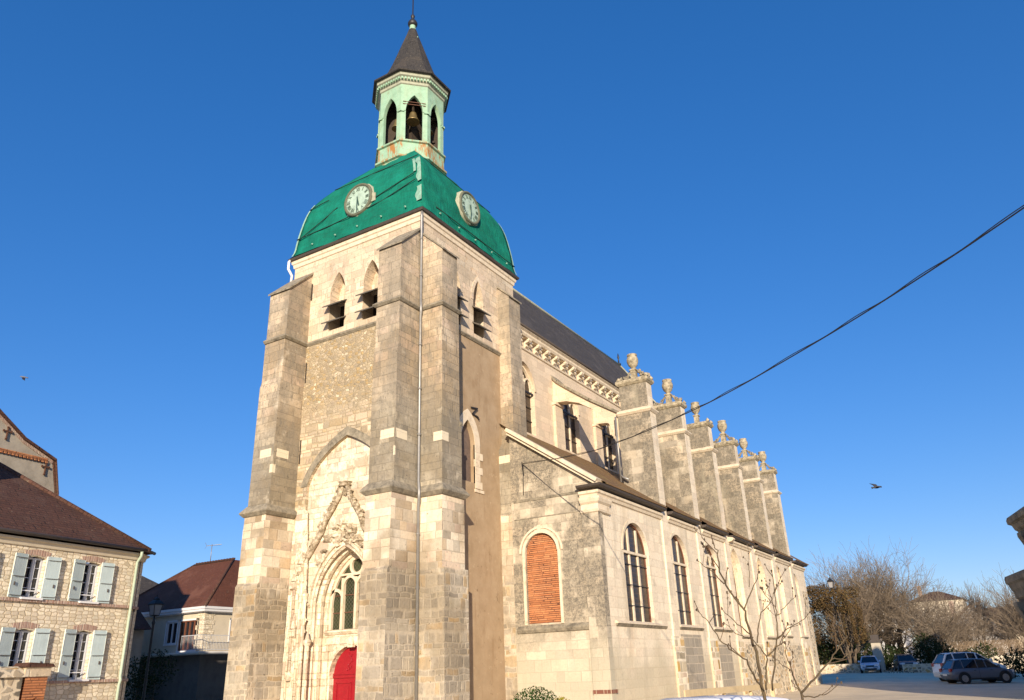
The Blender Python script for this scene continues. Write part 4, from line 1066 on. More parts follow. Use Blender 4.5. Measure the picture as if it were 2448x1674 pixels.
for i, (x, hw_, z0, zs, za) in enumerate(AW):
    if i in (0, 1, 2, 6):
        m = MB(); m.prism(arch(x, hw_+.01, z0-.02, zs, za+.02), (0, YA+.18, 0), (1, 0, 0), ZV, (0, .05, 0)); w = m.build('window', 'nglass' if i == 0 else 'nglass', CH)
        m = MB(); nl = 3 if i < 6 else 2; b = 2*hw_/nl
        for k in range(1, nl):
            m.box(x-hw_+k*b-.065, x-hw_+k*b+.065, YA+.125, YA+.2, z0-.01, za-(.25 if i < 2 else .45))
        if i == 2:
            for k in range(3): ring(m, arch_curve(x-hw_+(k+.5)*b, b/2-.1, 6.7, 7.0), arch_curve(x-hw_+(k+.5)*b, b/2-.0, 6.7, 7.12), (0, YA+.2, 0), (1, 0, 0), (0, -1, 0), .1)
        m.build('mullion', 'cornice', w)
        m = MB()
        ring(m, arch_curve(x, hw_-.09, zs, za-.09), arch_curve(x, hw_+.005, zs, za+.005), (0, YA+.18, 0), (1, 0, 0), (0, -1, 0), .03)
        for s_ in (-1, 1): m.box(x+s_*(hw_-.045)-.045, x+s_*(hw_-.045)+.045, YA+.15, YA+.185, z0, zs)
        m.build('iron_frame', 'wood', w)
        m = MB()
        if i < 3: m.box(x-hw_+.02, x+hw_-.02, YA+.07, YA+.17, zs-.08, zs+.02); m.build('transom', 'cornice', w); m = MB()
        for z in (z0+.6, (z0+zs)/2+.05, zs-.5): m.box(x-hw_+.02, x+hw_-.02, YA+.12, YA+.14, z-.015, z+.015)
        m.build('saddle_bar', 'iron', w)
    else:
        m = MB(); m.prism(arch(x, hw_+.01, z0-.02, zs, za+.02), (0, YA+.36, 0), (1, 0, 0), ZV, (0, .05, 0)); w = m.build('blocked_window', 'rubble' if i == 3 else 'flint', CH)
        m = MB()
        for q, dd in ((0, .10), (.14, .22)):
            ring(m, arch_curve(x, hw_-.12-q, zs, za-.16-q), arch_curve(x, hw_+.004-q, zs, za+.004-q), (0, YA+.38, 0), (1, 0, 0), (0, -1, 0), .28-dd)
            for s_ in (-1, 1): m.box(x+s_*(hw_-.06-q)-.06, x+s_*(hw_-.06-q)+.06, YA+.1+dd, YA+.38, z0, zs)
        m.build('arch_moulding', 'cornice', w)
        if i == 3:
            m = MB()
            for s_ in (-1, 1): m.prism(arch(x+s_*.42, .26, z0+.02, 5.9, 6.45), (0, YA+.33, 0), (1, 0, 0), ZV, (0, .02, 0))
            m.build('lancet_light', 'wood', w)
    sa, sb_ = ((28.0, 33.1), (34.7, 37.9), (39.45, 42.6), (44.1, 46.2), (49.2, 51.5), (54.3, 55.9), (58.3, 60.5))[i]; m = MB(); m.mould([(sa, YA), (sb_, YA)], [(-.02, z0-.12), (.12, z0-.12), (.12, z0-.07), (-.02, z0)]); m.build('window_sill', 'cornice', w)
    m = MB(); m.mould([(sa, YA), (sb_, YA)], [(-.02, z0-.24), (.03, z0-.22), (.10, z0-.13), (-.02, z0-.125)]); m.build('sill_shadow_lip', 'string', w)  # dark lip stands in for the shadow line below the sill
m = MB()
for xa, xb, zt in ((34.15, 37.5, 3.1), (39.1, 42.0, 2.7)): m.box(xa, xb, YA-.012, YA+.05, -.3, zt)
m.build('base_blocks', 'greyblock', CH)
m = MB(); m.box(43.9, 62.3, YA-.012, YA+.05, -.3, 2.75); m.box(61.3, 62.98, YA-.01, YA+.05, 2.75, 6.5); m.build('rubble_base', 'flint', CH)
# blind doorway near the east end
m = MB(); m.wall([(59.0, -.28), (61.2, -.28), (61.2, 3.1), (59.0, 3.1)], [arch(60.1, .6, -.27, 1.9, 2.75)], (0, YA-.08, 0), (1, 0, 0), (0, 1, 0), .1); m.build('blind_doorway', 'cornice', CH)
# buttress strips and piers
PX = [33.85, 38.65, 43.25, 48.45, 53.45, 58.4]
rnp = random.Random(12)
for i, x in enumerate(PX):
    w = .75
    m = MB()
    m.box(x-.02, x+w+.02, YA-.07, YA+.02, 3.0, 8.3)
    m.box(x-.15, x+w+.25, YA-.09, YA+.02, -.3, 3.0)
    m.cur = 0
    m.build('buttress_strip', 'ochreblock' if False else 'aisle_s', CH)
    m = MB(); m.box(x-.16, x+w+.26, YA-.105, YA-.085, -.28, 2.99); m.build('buttress_base', 'ochreblock', CH)
    m = MB(); c_ = MB()
    def pier_box(y0, y1, z0, z1, xa, xb):
        # south face cream, other sides lichen covered
        for q in (((xa, y1, z0), (xa, y0, z0), (xa, y0, z1), (xa, y1, z1)), ((xb, y0, z0), (xb, y1, z0), (xb, y1, z1), (xb, y0, z1)), ((xb, y1, z0), (xa, y1, z0), (xa, y1, z1), (xb, y1, z1)), ((xa, y0, z1), (xb, y0, z1), (xb, y1, z1), (xa, y1, z1))):
            m.cur = 0; m.face(q)
        m.cur = 1; m.face(((xa, y0, z0), (xb, y0, z0), (xb, y0, z1), (xa, y0, z1)))
    pier_box(12.6, 14.28, 8.1, 13.3, x, x+w)
    pier_box(12.66, 14.1, 13.3, 14.9, x+.04, x+w-.04)
    pr = m.build('flying_buttress_pier', ['pier_w', 'aisle_s'], CH)
    m = MB(); m.mould([(x, 14.28), (x, 12.6), (x+w, 12.6), (x+w, 14.28)], [(-.02, 13.2), (.04, 13.22), (.13, 13.32), (.13, 13.37), (-.02, 13.5)]); m.build('pier_string', 'cornice', pr); m = MB()
    m.mould([(x+.04, 14.1), (x+.04, 12.66), (x+w-.04, 12.66), (x+w-.04, 14.1)], [(-.02, 14.72), (.05, 14.76), (.13, 14.86), (.13, 14.98), (.08, 15.04), (-.3, 15.1)], True)
    m.box(x+.05, x+w-.05, 12.8, 14.0, 15.0, 15.06)
    # little acroteria at the corners
    for yy in (12.62, 14.1):
        for xx in (x+.06, x+w-.06): m.lathe((xx, yy, 15.03), [(.10, 0), (.12, .06), (.06, .14), (.02, .2)], 6)
    m.build('pier_cap', 'urnstone', pr)
    m = MB(); cx, cy = x+w/2, 13.36
    m.box(cx-.17, cx+.17, cy-.17, cy+.17, 15.02, 15.12); m.box(cx-.13, cx+.13, cy-.13, cy+.13, 15.1, 15.62); m.box(cx-.17, cx+.17, cy-.17, cy+.17, 15.6, 15.68)
    m.lathe((cx, cy, 15.66), [(.13, 0), (.10, .05), (.11, .12), (.22, .26), (.28, .44), (.29, .60), (.25, .74), (.21, .79), (.25, .83), (.25, .90), (.1, .93)], 14)
    sc_ = rnp.uniform(.9, 1.03); tl = rnp.uniform(-.03, .03); m.v = [(cx+(q[0]-cx)*sc_*1.06, cy+(q[1]-cy)*sc_*1.06+(q[2]-15.02)*tl, 15.02+(q[2]-15.02)*sc_*.95) for q in m.v]; m.build('urn', 'urnstone', pr)
    for sg in (1, -1):
        m = MB()
        if i == 2 and sg < 0 or i == 2: continue
        sc = [(cx, cy+sg*(.2+.1*t), 15.1+.45*math.exp(-t*.55)+.05*math.sin(t*2.4)) for t in range(6)]
        m.tube(sc, [.06, .05, .05, .045, .04, .05], 6)
        for t in range(1, 6): blob(m, (cx+rnp.uniform(-.04, .04), cy+sg*(.2+.1*t), 15.16+.45*math.exp(-t*.55)+rnp.uniform(-.03, .06)), rnp.uniform(.045, .085) if i else rnp.uniform(.06, .12), rnp)
        if m.v: m.build('scroll_ornament', 'string', pr)
    # flyer
    if i < 4:
        top = [(18.0, 16.25), (17.6, 15.78), (17.1, 15.38), (16.7, 15.08), (15.8, 14.42), (15.0, 13.9), (14.25, 13.42)]
        bot = [(14.26, 11.3), (14.42, 12.0), (14.6, 12.55), (14.85, 13.05), (15.2, 13.5), (15.75, 14.0), (16.4, 14.42), (17.1, 14.66), (17.6, 14.7), (18.0, 14.68)]
        m = MB(); m.prism(top+bot, (x+.08, 0, 0), (0, 1, 0), ZV, (w-.16, 0, 0)); fb = m.build('flying_buttress', 'nave', CH)
        m = MB()
        for a, b in zip(top, top[1:]):
            dv = V(0, b[0]-a[0], b[1]-a[1]); q = V(0, -dv.z, dv.y).normalized(); q = q if q.z > 0 else -q
            m.obox(V(x+w/2, (a[0]+b[0])/2, (a[1]+b[1])/2)+q*.05, (w/2+.04, 0, 0), dv/2*1.02, q*.06)
        m.build('coping', 'string', fb)
# aisle roof, eaves
edges = [XA-.02]+[v for x in PX for v in (x-.02, x+.77)]+[XE+.05]
m = MB(); pass
m.face([(XA+.12, 12.58, ra(12.58)), (XE+.4, 12.58, ra(12.58)), (XE+.4, 17.9, ra(17.9)), (XA+.12, 17.9, ra(17.9))])
for a, b in zip(edges[0::2], edges[1::2]):
    a = max(a, XA+.12); b = b if b < XE else XE+.4
    m.face([(a, 12.26, ra(12.26)), (b, 12.26, ra(12.26)), (b, 12.58, ra(12.58)), (a, 12.58, ra(12.58))]); m.face([(a, 12.26, ra(12.26)-.04), (b, 12.26, ra(12.26)-.04), (b, 12.26, ra(12.26)), (a, 12.26, ra(12.26))]); m.face([(a, 12.26, ra(12.26)-.04), (a, 12.6, ra(12.26)-.04), (b, 12.6, ra(12.26)-.04), (b, 12.26, ra(12.26)-.04)])
m.build('aisle_roof', 'mosstile', CH)
m = MB()
for a, b in zip(edges[0::2], edges[1::2]):
    pth = [(a, YA), (b, YA)] if a > XA+1 else [(XA+.0, 13.35), (XA+.0, YA), (b, YA)]
    m.mould(pth, [(-.02, 7.98), (.06, 8.0), (.10, 8.1), (.16, 8.14), (.16, 8.24), (-.02, 8.27)])
m.build('eave_cornice', 'cornice', CH)
m = MB()
for a, b in zip(edges[0::2], edges[1::2]):
    pth = [(a, YA), (b, YA)] if a > XA+1 else [(XA+.0, 13.35), (XA+.0, YA), (b, YA)]
    m.mould(pth, [(-.02, 8.32), (.28, 8.34), (.34, 8.37), (.37, 8.45), (.33, 8.46), (-.02, 8.46)])
m.build('aisle_gutter', 'gutter', CH)
m = MB(); m.prism([(.0, 0), (-.2, .02), (-.34, .12), (-.3, .22), (-.1, .26), (0, .26)], (43.9, YA-.05, 8.1), (0, 1, 0), ZV, (.35, 0, 0)); m.build('gargoyle', 'cornice', CH)
m = MB(); m.tube([(XA+.95, YN-.1, 12.5), (XA+.95, YN-.1, 17.4)], .05, 8); m.build('downpipe', 'gutter', CH)
m = MB(); m.tube([(33.7, 14.35, ra(14.35)), (33.7, 14.35, 13.2)], .05, 8); m.tube([(33.7, 14.35, 10.3), (33.68, 14.2, 10.15), (33.6, 13.9, 10.0)], .05, 8); m.build('downpipe', 'zinc', CH)

# ================================================================== LEFT STONE HOUSE
TH = R(7.8); e = V(math.cos(TH), math.sin(TH), 0); nf = V(math.sin(TH), -math.cos(TH), 0); nb = -nf
P0 = V(17.32, 26.51, 0)
LH = thing('stone_house', 'pale rubble stone house with sage shutters and brown hipped roof', 'house', P0)
WIN = [(-3.79, 4.5, 5.72), (-1.74, 4.5, 5.74), (-3.74, 2.12, 3.54), (-1.63, 2.1, 3.54), (-5.9, 4.5, 5.72), (-5.9, 2.1, 3.54), (-8.0, 4.5, 5.72), (-8.0, 2.1, 3.54)]
m = MB(); hwid = .31
m.wall([(-12, -.2), (0, -.2), (0, 6.25), (-12, 6.25)], [[(u-hwid, a), (u+hwid, a), (u+hwid, b), (u, b+.05), (u-hwid, b)] for u, a, b in WIN], P0, e, nb, .22)
ch = P0+e*.6+nf*-.3          # blunt corner running back along the lane
m.face([P0+ZV*-.2, ch+ZV*-.2, ch+ZV*6.25, P0+ZV*6.25])
b1 = P0+e*.6+nb*10.2; b2 = P0-e*12+nb*10.2
m.face([ch+ZV*-.2, b1+ZV*-.2, b1+ZV*6.25, ch+ZV*6.25]); m.face([b1+ZV*-.2, b2+ZV*-.2, b2+ZV*6.25, b1+ZV*6.25]); m.face([b2+ZV*-.2, P0-e*12+ZV*-.2, P0-e*12+ZV*6.25, b2+ZV*6.25])
m.build('wall', 'house', LH)
L = lambda u, w, z: P0+e*u+nb*w+ZV*z
m = MB()
for z in (4.42, 2.04):
    m.obox(L(-6, -.03, z), e*6.02, nf*.05, ZV*.045)
    m.obox((P0+ch)/2+ZV*z+nf*.02, (ch-P0)*.5, V(.3, -.9, 0)*.05, ZV*.045)
m.build('brick_string_course', 'trim', LH)
for u, a, b in WIN[:6]:
    m = MB(); m.prism([(q[0], q[1]) for q in [(u-.40, b+.02), (u, b+.08), (u+.40, b+.02), (u+.46, b+.19), (u, b+.26), (u-.46, b+.19)]], L(0, 0, 0)+nf*.012, e, ZV, nb*.1); m.build('brick_lintel', 'trim', LH)
m = MB()
m.mould([tuple(L(-12, 0, 0).xy), tuple(P0.xy), tuple(ch.xy)], [(-.02, 6.02), (.06, 6.04), (.1, 6.16), (.2, 6.2), (.2, 6.26), (-.02, 6.28)]); m.build('eave_moulding', 'cream_render', LH)
m = MB(); m.tube([L(-12, -.34, 6.36), L(.1, -.34, 6.36)], .06, 8); m.tube([L(.1, -.34, 6.36), ch+nf*.25+e*.22+ZV*6.36], .06, 8); m.build('roof_gutter', 'gutter', LH)
m = MB(); m.tube([L(-.1, -.34, 6.3), L(-.06, -.3, 6.15), L(-.04, -.12, 5.95), L(-.04, -.1, 2.15), L(-.04, -.14, 2.05), L(-.04, -.1, 1.9), L(-.04, -.1, 0)], .05, 8)
m.build('downpipe', 'palegreen', LH)
m = MB(); m.tube([ch+nf*.1-e*.25+ZV*6.1, ch+nf*.1-e*.25+ZV*0], .04, 6)
for z in (2.1, 4.35): m.lathe(ch+nf*.1-e*.25+ZV*z, [(.07, -.06), (.07, .06)], 8)
m.build('downpipe', 'gutter', LH)
# hipped roof
m = MB(); E1 = L(-12.3, -.36, 6.33); E2 = L(.24, -.36, 6.36); H2 = L(-4.75, 5.1, 10.45); H1 = L(-12.3, 5.1, 10.45); F2 = L(.92, .1, 6.36); Bk2 = L(.95, 10.6, 6.36); Bk1 = L(-12.3, 10.6, 6.33)
m.face([E1, E2, H2, H1]); m.face([E2, F2, H2]); m.face([F2, Bk2, H2]); m.face([Bk2, Bk1, H1, H2]); m.face([E1, H1, Bk1])
rf = m.build('roof', 'rooftile', LH)
m = MB(); m.tube([E2, H2], .10, 6); m.tube([H2, H1], .11, 6); m.build('ridge_tiles', 'rooftile', rf)
m = MB(); m.obox(L(-6.4, 2.0, 9.2), e*.42, nb*.35, ZV*1.3); m.obox(L(-6.4, 2.0, 10.55), e*.48, nb*.41, ZV*.07); m.build('chimney', 'trim', rf)
def lh_window(u, a, b):
    t = MB(); w = hwid
    t.obox(L(u, .2, (a+b)/2), e*w, nb*.01, ZV*((b-a)/2)); W_ = t.build('window', 'pane', LH)
    m = MB(); y = .15
    for du in (-w+.03, w-.03): m.obox(L(u+du, y, (a+b)/2), e*.03, nb*.03, ZV*((b-a)/2))
    m.obox(L(u, y-.02, (a+b)/2), e*.055, nb*.03, ZV*((b-a)/2))
    for z in (a+.03, b-.02): m.obox(L(u, y, z), e*w, nb*.03, ZV*.03)
    n = 4 if b-a < 1.3 else 5
    for k in range(1, n): m.obox(L(u, y+.01, a+(b-a)*k/n), e*w, nb*.015, ZV*.012)
    m.build('frame', 'greypaint', W_)
    m = MB(); m.obox(L(u, .02, a+.21), e*w, nb*.015, ZV*.015); m.obox(L(u, -.02, a-.03), e*(w+.05), nb*.12, ZV*.03); m.build('guard_bar', 'whitepaint', W_)
    for sg in (-1, 1):
        m = MB(); c = u+sg*(w+.27); zz0, zz1 = (a-.02, b+.07)
        # hinged nearly flat against the wall, swung a little off it
        ax = (e*math.cos(R(8))+nf*math.sin(R(8))*1.0) if sg > 0 else (e*math.cos(R(8))-nf*math.sin(R(8)))
        hinge = L(u+sg*(w+.03), -.03, 0); cen = hinge+ax*sg*.22+ZV*((zz0+zz1)/2)
        th = nf*.02
        for k in range(4): m.obox(cen+ax*(-.165+.11*k), ax*.0535, th, ZV*((zz1-zz0)/2))
        for f in (.07, .5, .93): m.obox(cen+th*1.6+ZV*((f-.5)*(zz1-zz0)), ax*.21, th*.6, ZV*.022)
        sh = m.build('shutter', 'shutter', LH)
        m = MB()
        m.obox(cen-ax*.222, ax*.006, th*1.3, ZV*((zz1-zz0)/2)); m.obox(cen+ax*.222, ax*.006, th*1.3, ZV*((zz1-zz0)/2)); m.build('shutter_edge', 'shutter_edge', sh)
        m = MB()
        for f in (.07, .5, .93): m.obox(cen+th*2.5+ZV*((f-.5)*(zz1-zz0)-.03), ax*.2, th*.2, ZV*.007)
        m.obox(cen+th*2+ax*sg*.1+ZV*-.25, ax*.012, th, ZV*.05); m.build('strap_hinge', 'gutter', sh)
for q in WIN[:6]: lh_window(*q)
# brick gate pier with an arched recess beside the house
BP = thing('gate_pier', 'brick gate pier with white stone bands below the left shuttered window', 'gate pier', L(-3.6, -.55, 0))
m = MB()
m.wall([(-.36, 0), (.36, 0), (.36, 2.2), (-.36, 2.2)], [arch(.05, .24, .01, 1.2, 1.62)], L(-3.6, -.75, 0), e, nb, .2); m.obox(L(-3.6, -.35, 1.1), e*.36, nb*.2, ZV*1.1); m.build('brick_shaft', 'brick', BP)
m = MB(); m.obox(L(-3.6, -.52, 2.34), e*.41, nb*.27, ZV*.13); m.obox(L(-3.6, -.52, 2.22), e*.39, nb*.25, ZV*.02); m.build('stone_band', 'portal', BP)
m = MB(); m.prism([(-.5, 2.47), (.5, 2.47), (.4, 2.56), (-.36, 2.60)], L(-3.6, -.85, 0), e, ZV, nb*.62); m.build('tile_cap', 'rooftile', BP)
m = MB(); m.obox(L(-3.55, -.54, .8), e*.24, nb*.01, ZV*.8); m.build('recess_back', 'wood_dark', BP)
GW = thing('garden_wall', 'low mossy garden wall left of the brick gate pier', 'wall', L(-5.6, -.6, 0))
m = MB(); m.obox(L(-5.6, -.5, 1.1), e*1.6, nb*.2, ZV*1.1); m.prism([(-.3, 2.2), (.3, 2.2), (.2, 2.42), (0, 2.5), (-.2, 2.42)], L(-7.2, -.5, 0), nb, ZV, e*3.2); m.build('masonry', 'flint', GW)

# tall gabled building behind the stone house
G0 = V(18.86, 36.5, 0); GS = lambda u, z: (u*.9, 1.9+(z-1.9)*.9)
GB = thing('gabled_building', 'tall grey roughcast gable with iron crosses behind the stone house', 'building', G0)
Lg = lambda u, w, z: G0+e*(u*.9)+nb*w+ZV*(1.9+(z-1.9)*.9)
m = MB()
gp = [(-14, 0), (1.9, 0), (.47, 11.1), (0, 12.75), (-1.7, 13.42), (-3.2, 14.4), (-7, 17.0), (-10.5, 14.6), (-14, 12.5)]
m.prism([GS(*q) for q in gp], G0, e, ZV, nb*10); m.build('wall', 'roughcast', GB)
m = MB()
for a, b in zip(gp[2:], gp[3:]):
    pass
vg = [(2.0, 0), (.6, 11.1), (.12, 12.85), (-1.72, 13.55), (-3.2, 14.52), (-7, 17.15), (-10.6, 14.72), (-14.2, 12.6)]
lo = [(p[0], p[1]) for p in vg[1:]]; 
m.prism([GS(*q) for q in vg[1:]+[(p[0], p[1]-.14) for p in reversed(vg[1:])]], G0+nf*.16, e, ZV, nb*10.3); m.build('roof', 'rooftile', GB)
m = MB(); m.prism([GS(*q) for q in [(.12, 12.85), (.6, 11.1), (1.2, 6.6), (1.1, 6.6), (.5, 11.1), (.0, 12.8)]], G0+nf*.05, e, ZV, nb*10.1); m.build('brick_edge', 'rooftile', GB)
m = MB()
vv = [(0.02, 12.78), (-1.7, 13.46), (-3.2, 14.43), (-7, 17.05), (-10.5, 14.63)]
m.prism([GS(*q) for q in vv+[(p[0], p[1]-.2) for p in reversed(vv)]], G0+nf*.04, e, ZV, nb*.06); m.build('verge_board', 'trim', GB)
m = MB(); m.prism([GS(*q) for q in [(-14, 12.62), (-.3, 12.68), (-.3, 12.78), (-14, 12.72)]], G0+nf*.06, e, ZV, nb*.08)
for k in range(60): m.obox(Lg(-.35-k*.2, -.04, 12.6), e*.05, nb*.05, ZV*.05)
m.build('brick_course', 'brick', GB)
for u, z in ((-2.66, 13.55), (-.34, 12.25)):
    m = MB()
    m.obox(Lg(u, -.06, z), e*.028, nb*.02, ZV*.3); m.obox(Lg(u, -.06, z+.1), e*.2, nb*.02, ZV*.028)
    for q in (-.2, .2): m.obox(Lg(u+q, -.06, z+.1), e*.03, nb*.02, ZV*.05)
    m.obox(Lg(u, -.06, z+.3), e*.05, nb*.02, ZV*.03); m.obox(Lg(u, -.06, z-.3), e*.05, nb*.02, ZV*.03); m.build('wall_anchor', 'rustiron', GB)

# ================================================================== HOUSE AT THE END OF THE LANE
XB, YB = 33.0, 42.6
BH = thing('lane_house', 'cream two storey house with reddish brown hipped roof and corner balcony', 'house', (XB, YB, 0))
m = MB()
m.wall([(-52.5, 3.6), (-YB, 3.6), (-YB, 6.0), (-52.5, 6.0)], [[(-46.2, 4.15), (-45.15, 4.15), (-45.15, 5.46), (-46.2, 5.46)], [(-44.85, 3.7), (-43.15, 3.7), (-43.15, 5.46), (-44.85, 5.46)]], (XB, 0, 0), (0, -1, 0), (1, 0, 0), .15)
m.wall([(XB, 3.6), (44, 3.6), (44, 6.0), (XB, 6.0)], [[(35.0, 4.25), (36.2, 4.25), (36.2, 5.48), (35.0, 5.48)]], (0, YB, 0), (1, 0, 0), (0, 1, 0), .15)
m.face([(44, YB, 0), (44, 52.5, 0), (44, 52.5, 6), (44, YB, 6)]); m.face([(XB, 52.5, 0), (44, 52.5, 0), (44, 52.5, 6), (XB, 52.5, 6)])
m.build('wall', 'cream_render', BH)
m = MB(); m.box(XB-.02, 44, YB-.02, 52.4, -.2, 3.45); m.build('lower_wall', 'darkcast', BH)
m = MB()
for k in range(8): z = 3.75+k*.28; m.box(XB-.03, XB+(.75 if k % 2 else .6), YB-.03, YB+(.6 if k % 2 else .75), z, z+.265)
m.build('quoins', 'house', BH)
m = MB(); m.mould([(XB, 52.5), (XB, YB), (44, YB)], [(-.02, 5.86), (.1, 5.88), (.34, 5.92), (.36, 6.04), (.42, 6.06), (.44, 6.2), (-.02, 6.22)]); m.build('eave', 'whitepaint', BH)
m = MB(); m.mould([(XB, 52.5), (XB, YB), (44, YB)], [(-.02, 3.42), (.75, 3.44), (.8, 3.5), (.8, 3.58), (-.02, 3.6)]); BS = m.build('balcony_slab', 'render_white', BH)
m = MB()
for pa, pb in (((XB-.74, YB+1.0), (XB-.74, YB-.74)), ((XB-.74, YB-.74), (40, YB-.74))):
    a, b = V(*pa, 0), V(*pb, 0); n = int((b-a).length/.11)
    for z in (3.68, 4.5): m.bar(a+ZV*z, b+ZV*z, .035)
    for k in range(n+1): p = a.lerp(b, k/n); m.bar(p+ZV*3.66, p+ZV*4.5, .014)
m.build('railing', 'greypaint', BS)
m = MB(); ev = 6.2
A1, A2, A3, A4 = V(XB-.42, YB-.42, ev), V(44.4, YB-.42, ev), V(44.4, 53, ev), V(XB-.42, 53, ev); r1, r2_ = V(36.6, 44.9, 9.6), V(36.6, 49.0, 9.6)
q1, q2 = V(40.5, 44.9, 9.6), V(40.5, 49, 9.6)
m.face([A1, A2, q1, r1]); m.face([A4, A1, r1, r2_]); m.face([A3, A4, r2_, q2]); m.face([A2, A3, q2, q1]); m.face([r1, q1, q2, r2_])
rf = m.build('roof', 'redtile', BH)
m = MB(); m.tube([A1, r1, r2_], .09, 6); m.tube([A4, r2_], .08, 6)
for k in range(14): m.obox(r1.lerp(r2_, k/14)+ZV*.08, (.1, 0, 0), (0, .06, 0), (0, 0, .05))
m.build('ridge_tiles', 'rooftile', rf)
def bh_open(nm, pts_out, mat, frame, x=None, y=None, n=2):
    m = MB()
    if x is not None: (a, b), (z0, z1) = pts_out; m.box(x+.1, x+.14, a, b, z0, z1)
    else: (a, b), (z0, z1) = pts_out; m.box(a, b, y+.1, y+.14, z0, z1)
    w = m.build(nm, mat, BH); m = MB()
    def bx(p, q, za, zb, d0, d1):
        if x is not None: m.box(x+d0, x+d1, p, q, za, zb)
        else: m.box(p, q, y+d0, y+d1, za, zb)
    bx(a, a+.07, z0, z1, .02, .12); bx(b-.07, b, z0, z1, .02, .12); bx(a, b, z1-.07, z1, .02, .12); bx(a, b, z0, z0+.06, .02, .12)
    for k in range(1, n): c = a+(b-a)*k/n; bx(c-.04, c+.04, z0, z1, .03, .12)
    m.build('frame', frame, w)
    m = MB(); bx(a-.09, a, z0-.05, z1+.09, -.03, .03); bx(b, b+.09, z0-.05, z1+.09, -.03, .03); bx(a-.09, b+.09, z1, z1+.09, -.03, .03); bx(a-.09, b+.09, z0-.09, z0, -.06, .03); m.build('surround', 'whitepaint', w)
bh_open('window', ((45.15, 46.2), (4.15, 5.46)), 'pane', 'whitepaint', x=XB)
bh_open('balcony_door', ((43.15, 44.85), (3.7, 5.46)), 'pane', 'wood', x=XB, n=4)
bh_open('window', ((35.0, 36.2), (4.25, 5.48)), 'pane', 'wood', y=YB)
# low dark roofed house to the left, with its chimney
NH = thing('far_house', 'plain house with dark grey roof left of the lane house', 'house', (39, 57, 0))
m = MB(); m.box(33, 42, 54.5, 62, 0, 7.2); m.build('wall', 'roughcast', NH)
m = MB(); a, b = V(37, 56.5, 9.8), V(37, 60.5, 9.8); c = [V(32.6, 54.1, 7.2), V(42.4, 54.1, 7.2), V(42.4, 62.4, 7.2), V(32.6, 62.4, 7.2)]
m.face([c[0], c[1], a]); m.face([c[1], c[2], b, a]); m.face([c[2], c[3], b]); m.face([c[3], c[0], a, b]); m.build('roof', 'slate', NH)
CM = thing('lane_cottage', 'small shaded cottage with white chimney just behind the stone house', 'house', (29.5, 45, 0))
m = MB(); m.box(28.0, 31.5, 46.3, 50, 0, 5.0); m.build('wall', 'roughcast', CM)
m = MB(); m.prism([(-.3, 5.0), (4.0, 5.0), (1.85, 6.7)], (27.8, 46.1, 0), (0, 1, 0), ZV, (3.9, 0, 0)); rfc = m.build('roof', 'rooftile', CM)
m = MB(); m.box(28.55, 29.3, 44.9+1.4, 45.5+1.5, 5, 8.15); m.build('chimney', 'render_white', rfc)
m = MB(); m.lathe((28.9, 46.7, 8.15), [(.16, 0), (.13, .3)], 8); m.build('chimney_pot', 'rooftile', rfc)
# dark boundary wall and entrance below the lamp
pass
def antenna(name, label, base, h, az, n, L_):
    t = thing(name, label, 'antenna', base)
    b = V(*base); m = MB(); m.tube([b, b+ZV*h], .025, 6); d = V(math.cos(az), math.sin(az), 0); q = V(-d.y, d.x, 0)
    m.build('mast', 'zinc', t); m = MB(); m.bar(b+ZV*(h-.1)-d*L_*.35, b+ZV*(h-.02)+d*L_*.65, .03)
    for k in range(n): p = b+ZV*(h-.08)+d*L_*(-.3+.95*k/n); m.bar(p-q*.16, p+q*.16, .012)
    for k in (-1, 1): m.bar(b+ZV*(h-.1)-d*L_*.35, b+ZV*(h-.1+k*.22)-d*L_*.42-q*.1, .015)
    m.build('aerial', 'zinc', t)
antenna('roof_antenna', 'tall television aerial on the ridge of the reddish brown roof', (36.8, 47.6, 9.6), 1.35, R(-62), 9, 1.1)
antenna('roof_antenna', 'small television aerial left of the taller one', (37, 56.4, 9.8), .75, R(-62), 7, .9)
t = thing('mast_pole', 'thin white pole rising beside the tower above the brown roof', 'pole', (36.0, 43.45, 9.0))
m = MB(); b = V(36.0, 43.45, 8.9); m.tube([b, b+ZV*2.5], .04, 6); m.build('pole', 'whitepaint', t)
m = MB(); b2_ = b+ZV*2.5; m.bar(b2_, b2_+V(.25, -.3, .05), .07); m.bar(b2_+V(.25, -.3, .05), b2_+V(.3, -.36, -.3), .05); m.bar(b2_+V(.1, -.1, .0), b2_+V(.3, -.3, .25), .05); m.build('bracket', 'whitepaint', t)

def lantern_head(m, g, c, s=1.):
    """four sided street lantern; c = bottom centre"""
    c = Vector(c); lo, hi, h = .13*s, .21*s, .46*s
    sq = lambda r, z: [c+V(a*r, b*r, z) for a, b in ((-1, -1), (1, -1), (1, 1), (-1, 1))]
    g.loft(sq(lo*.93, .03), sq(hi*.93, h))
    A, B = sq(lo, 0), sq(hi, h)
    for p, q in zip(A, B): m.bar(p, q, .025*s)
    for L_ in (A, B):
        for i in range(4): m.bar(L_[i], L_[(i+1) % 4], .03*s)
    m.face(A)
    p = None
    for r, z in ((hi*1.15, h), (hi*1.15, h+.03*s), (hi*.8, h+.14*s), (hi*.45, h+.2*s), (hi*.45, h+.26*s), (hi*.1, h+.34*s), (hi*.08, h+.42*s)):
        q = sq(r, z)
        if p: m.loft(p, q)
        p = q
    m.face(p)
SL = thing('street_lamp', 'black lantern street lamp standing before the dark lane', 'street lamp', (23.62, 34.1, 0))
m = MB(); g_ = MB(); lantern_head(m, g_, (23.62, 34.1, 4.82), 1.05); m.build('lantern', 'iron', SL); g_.build('glass', 'frosted', SL)
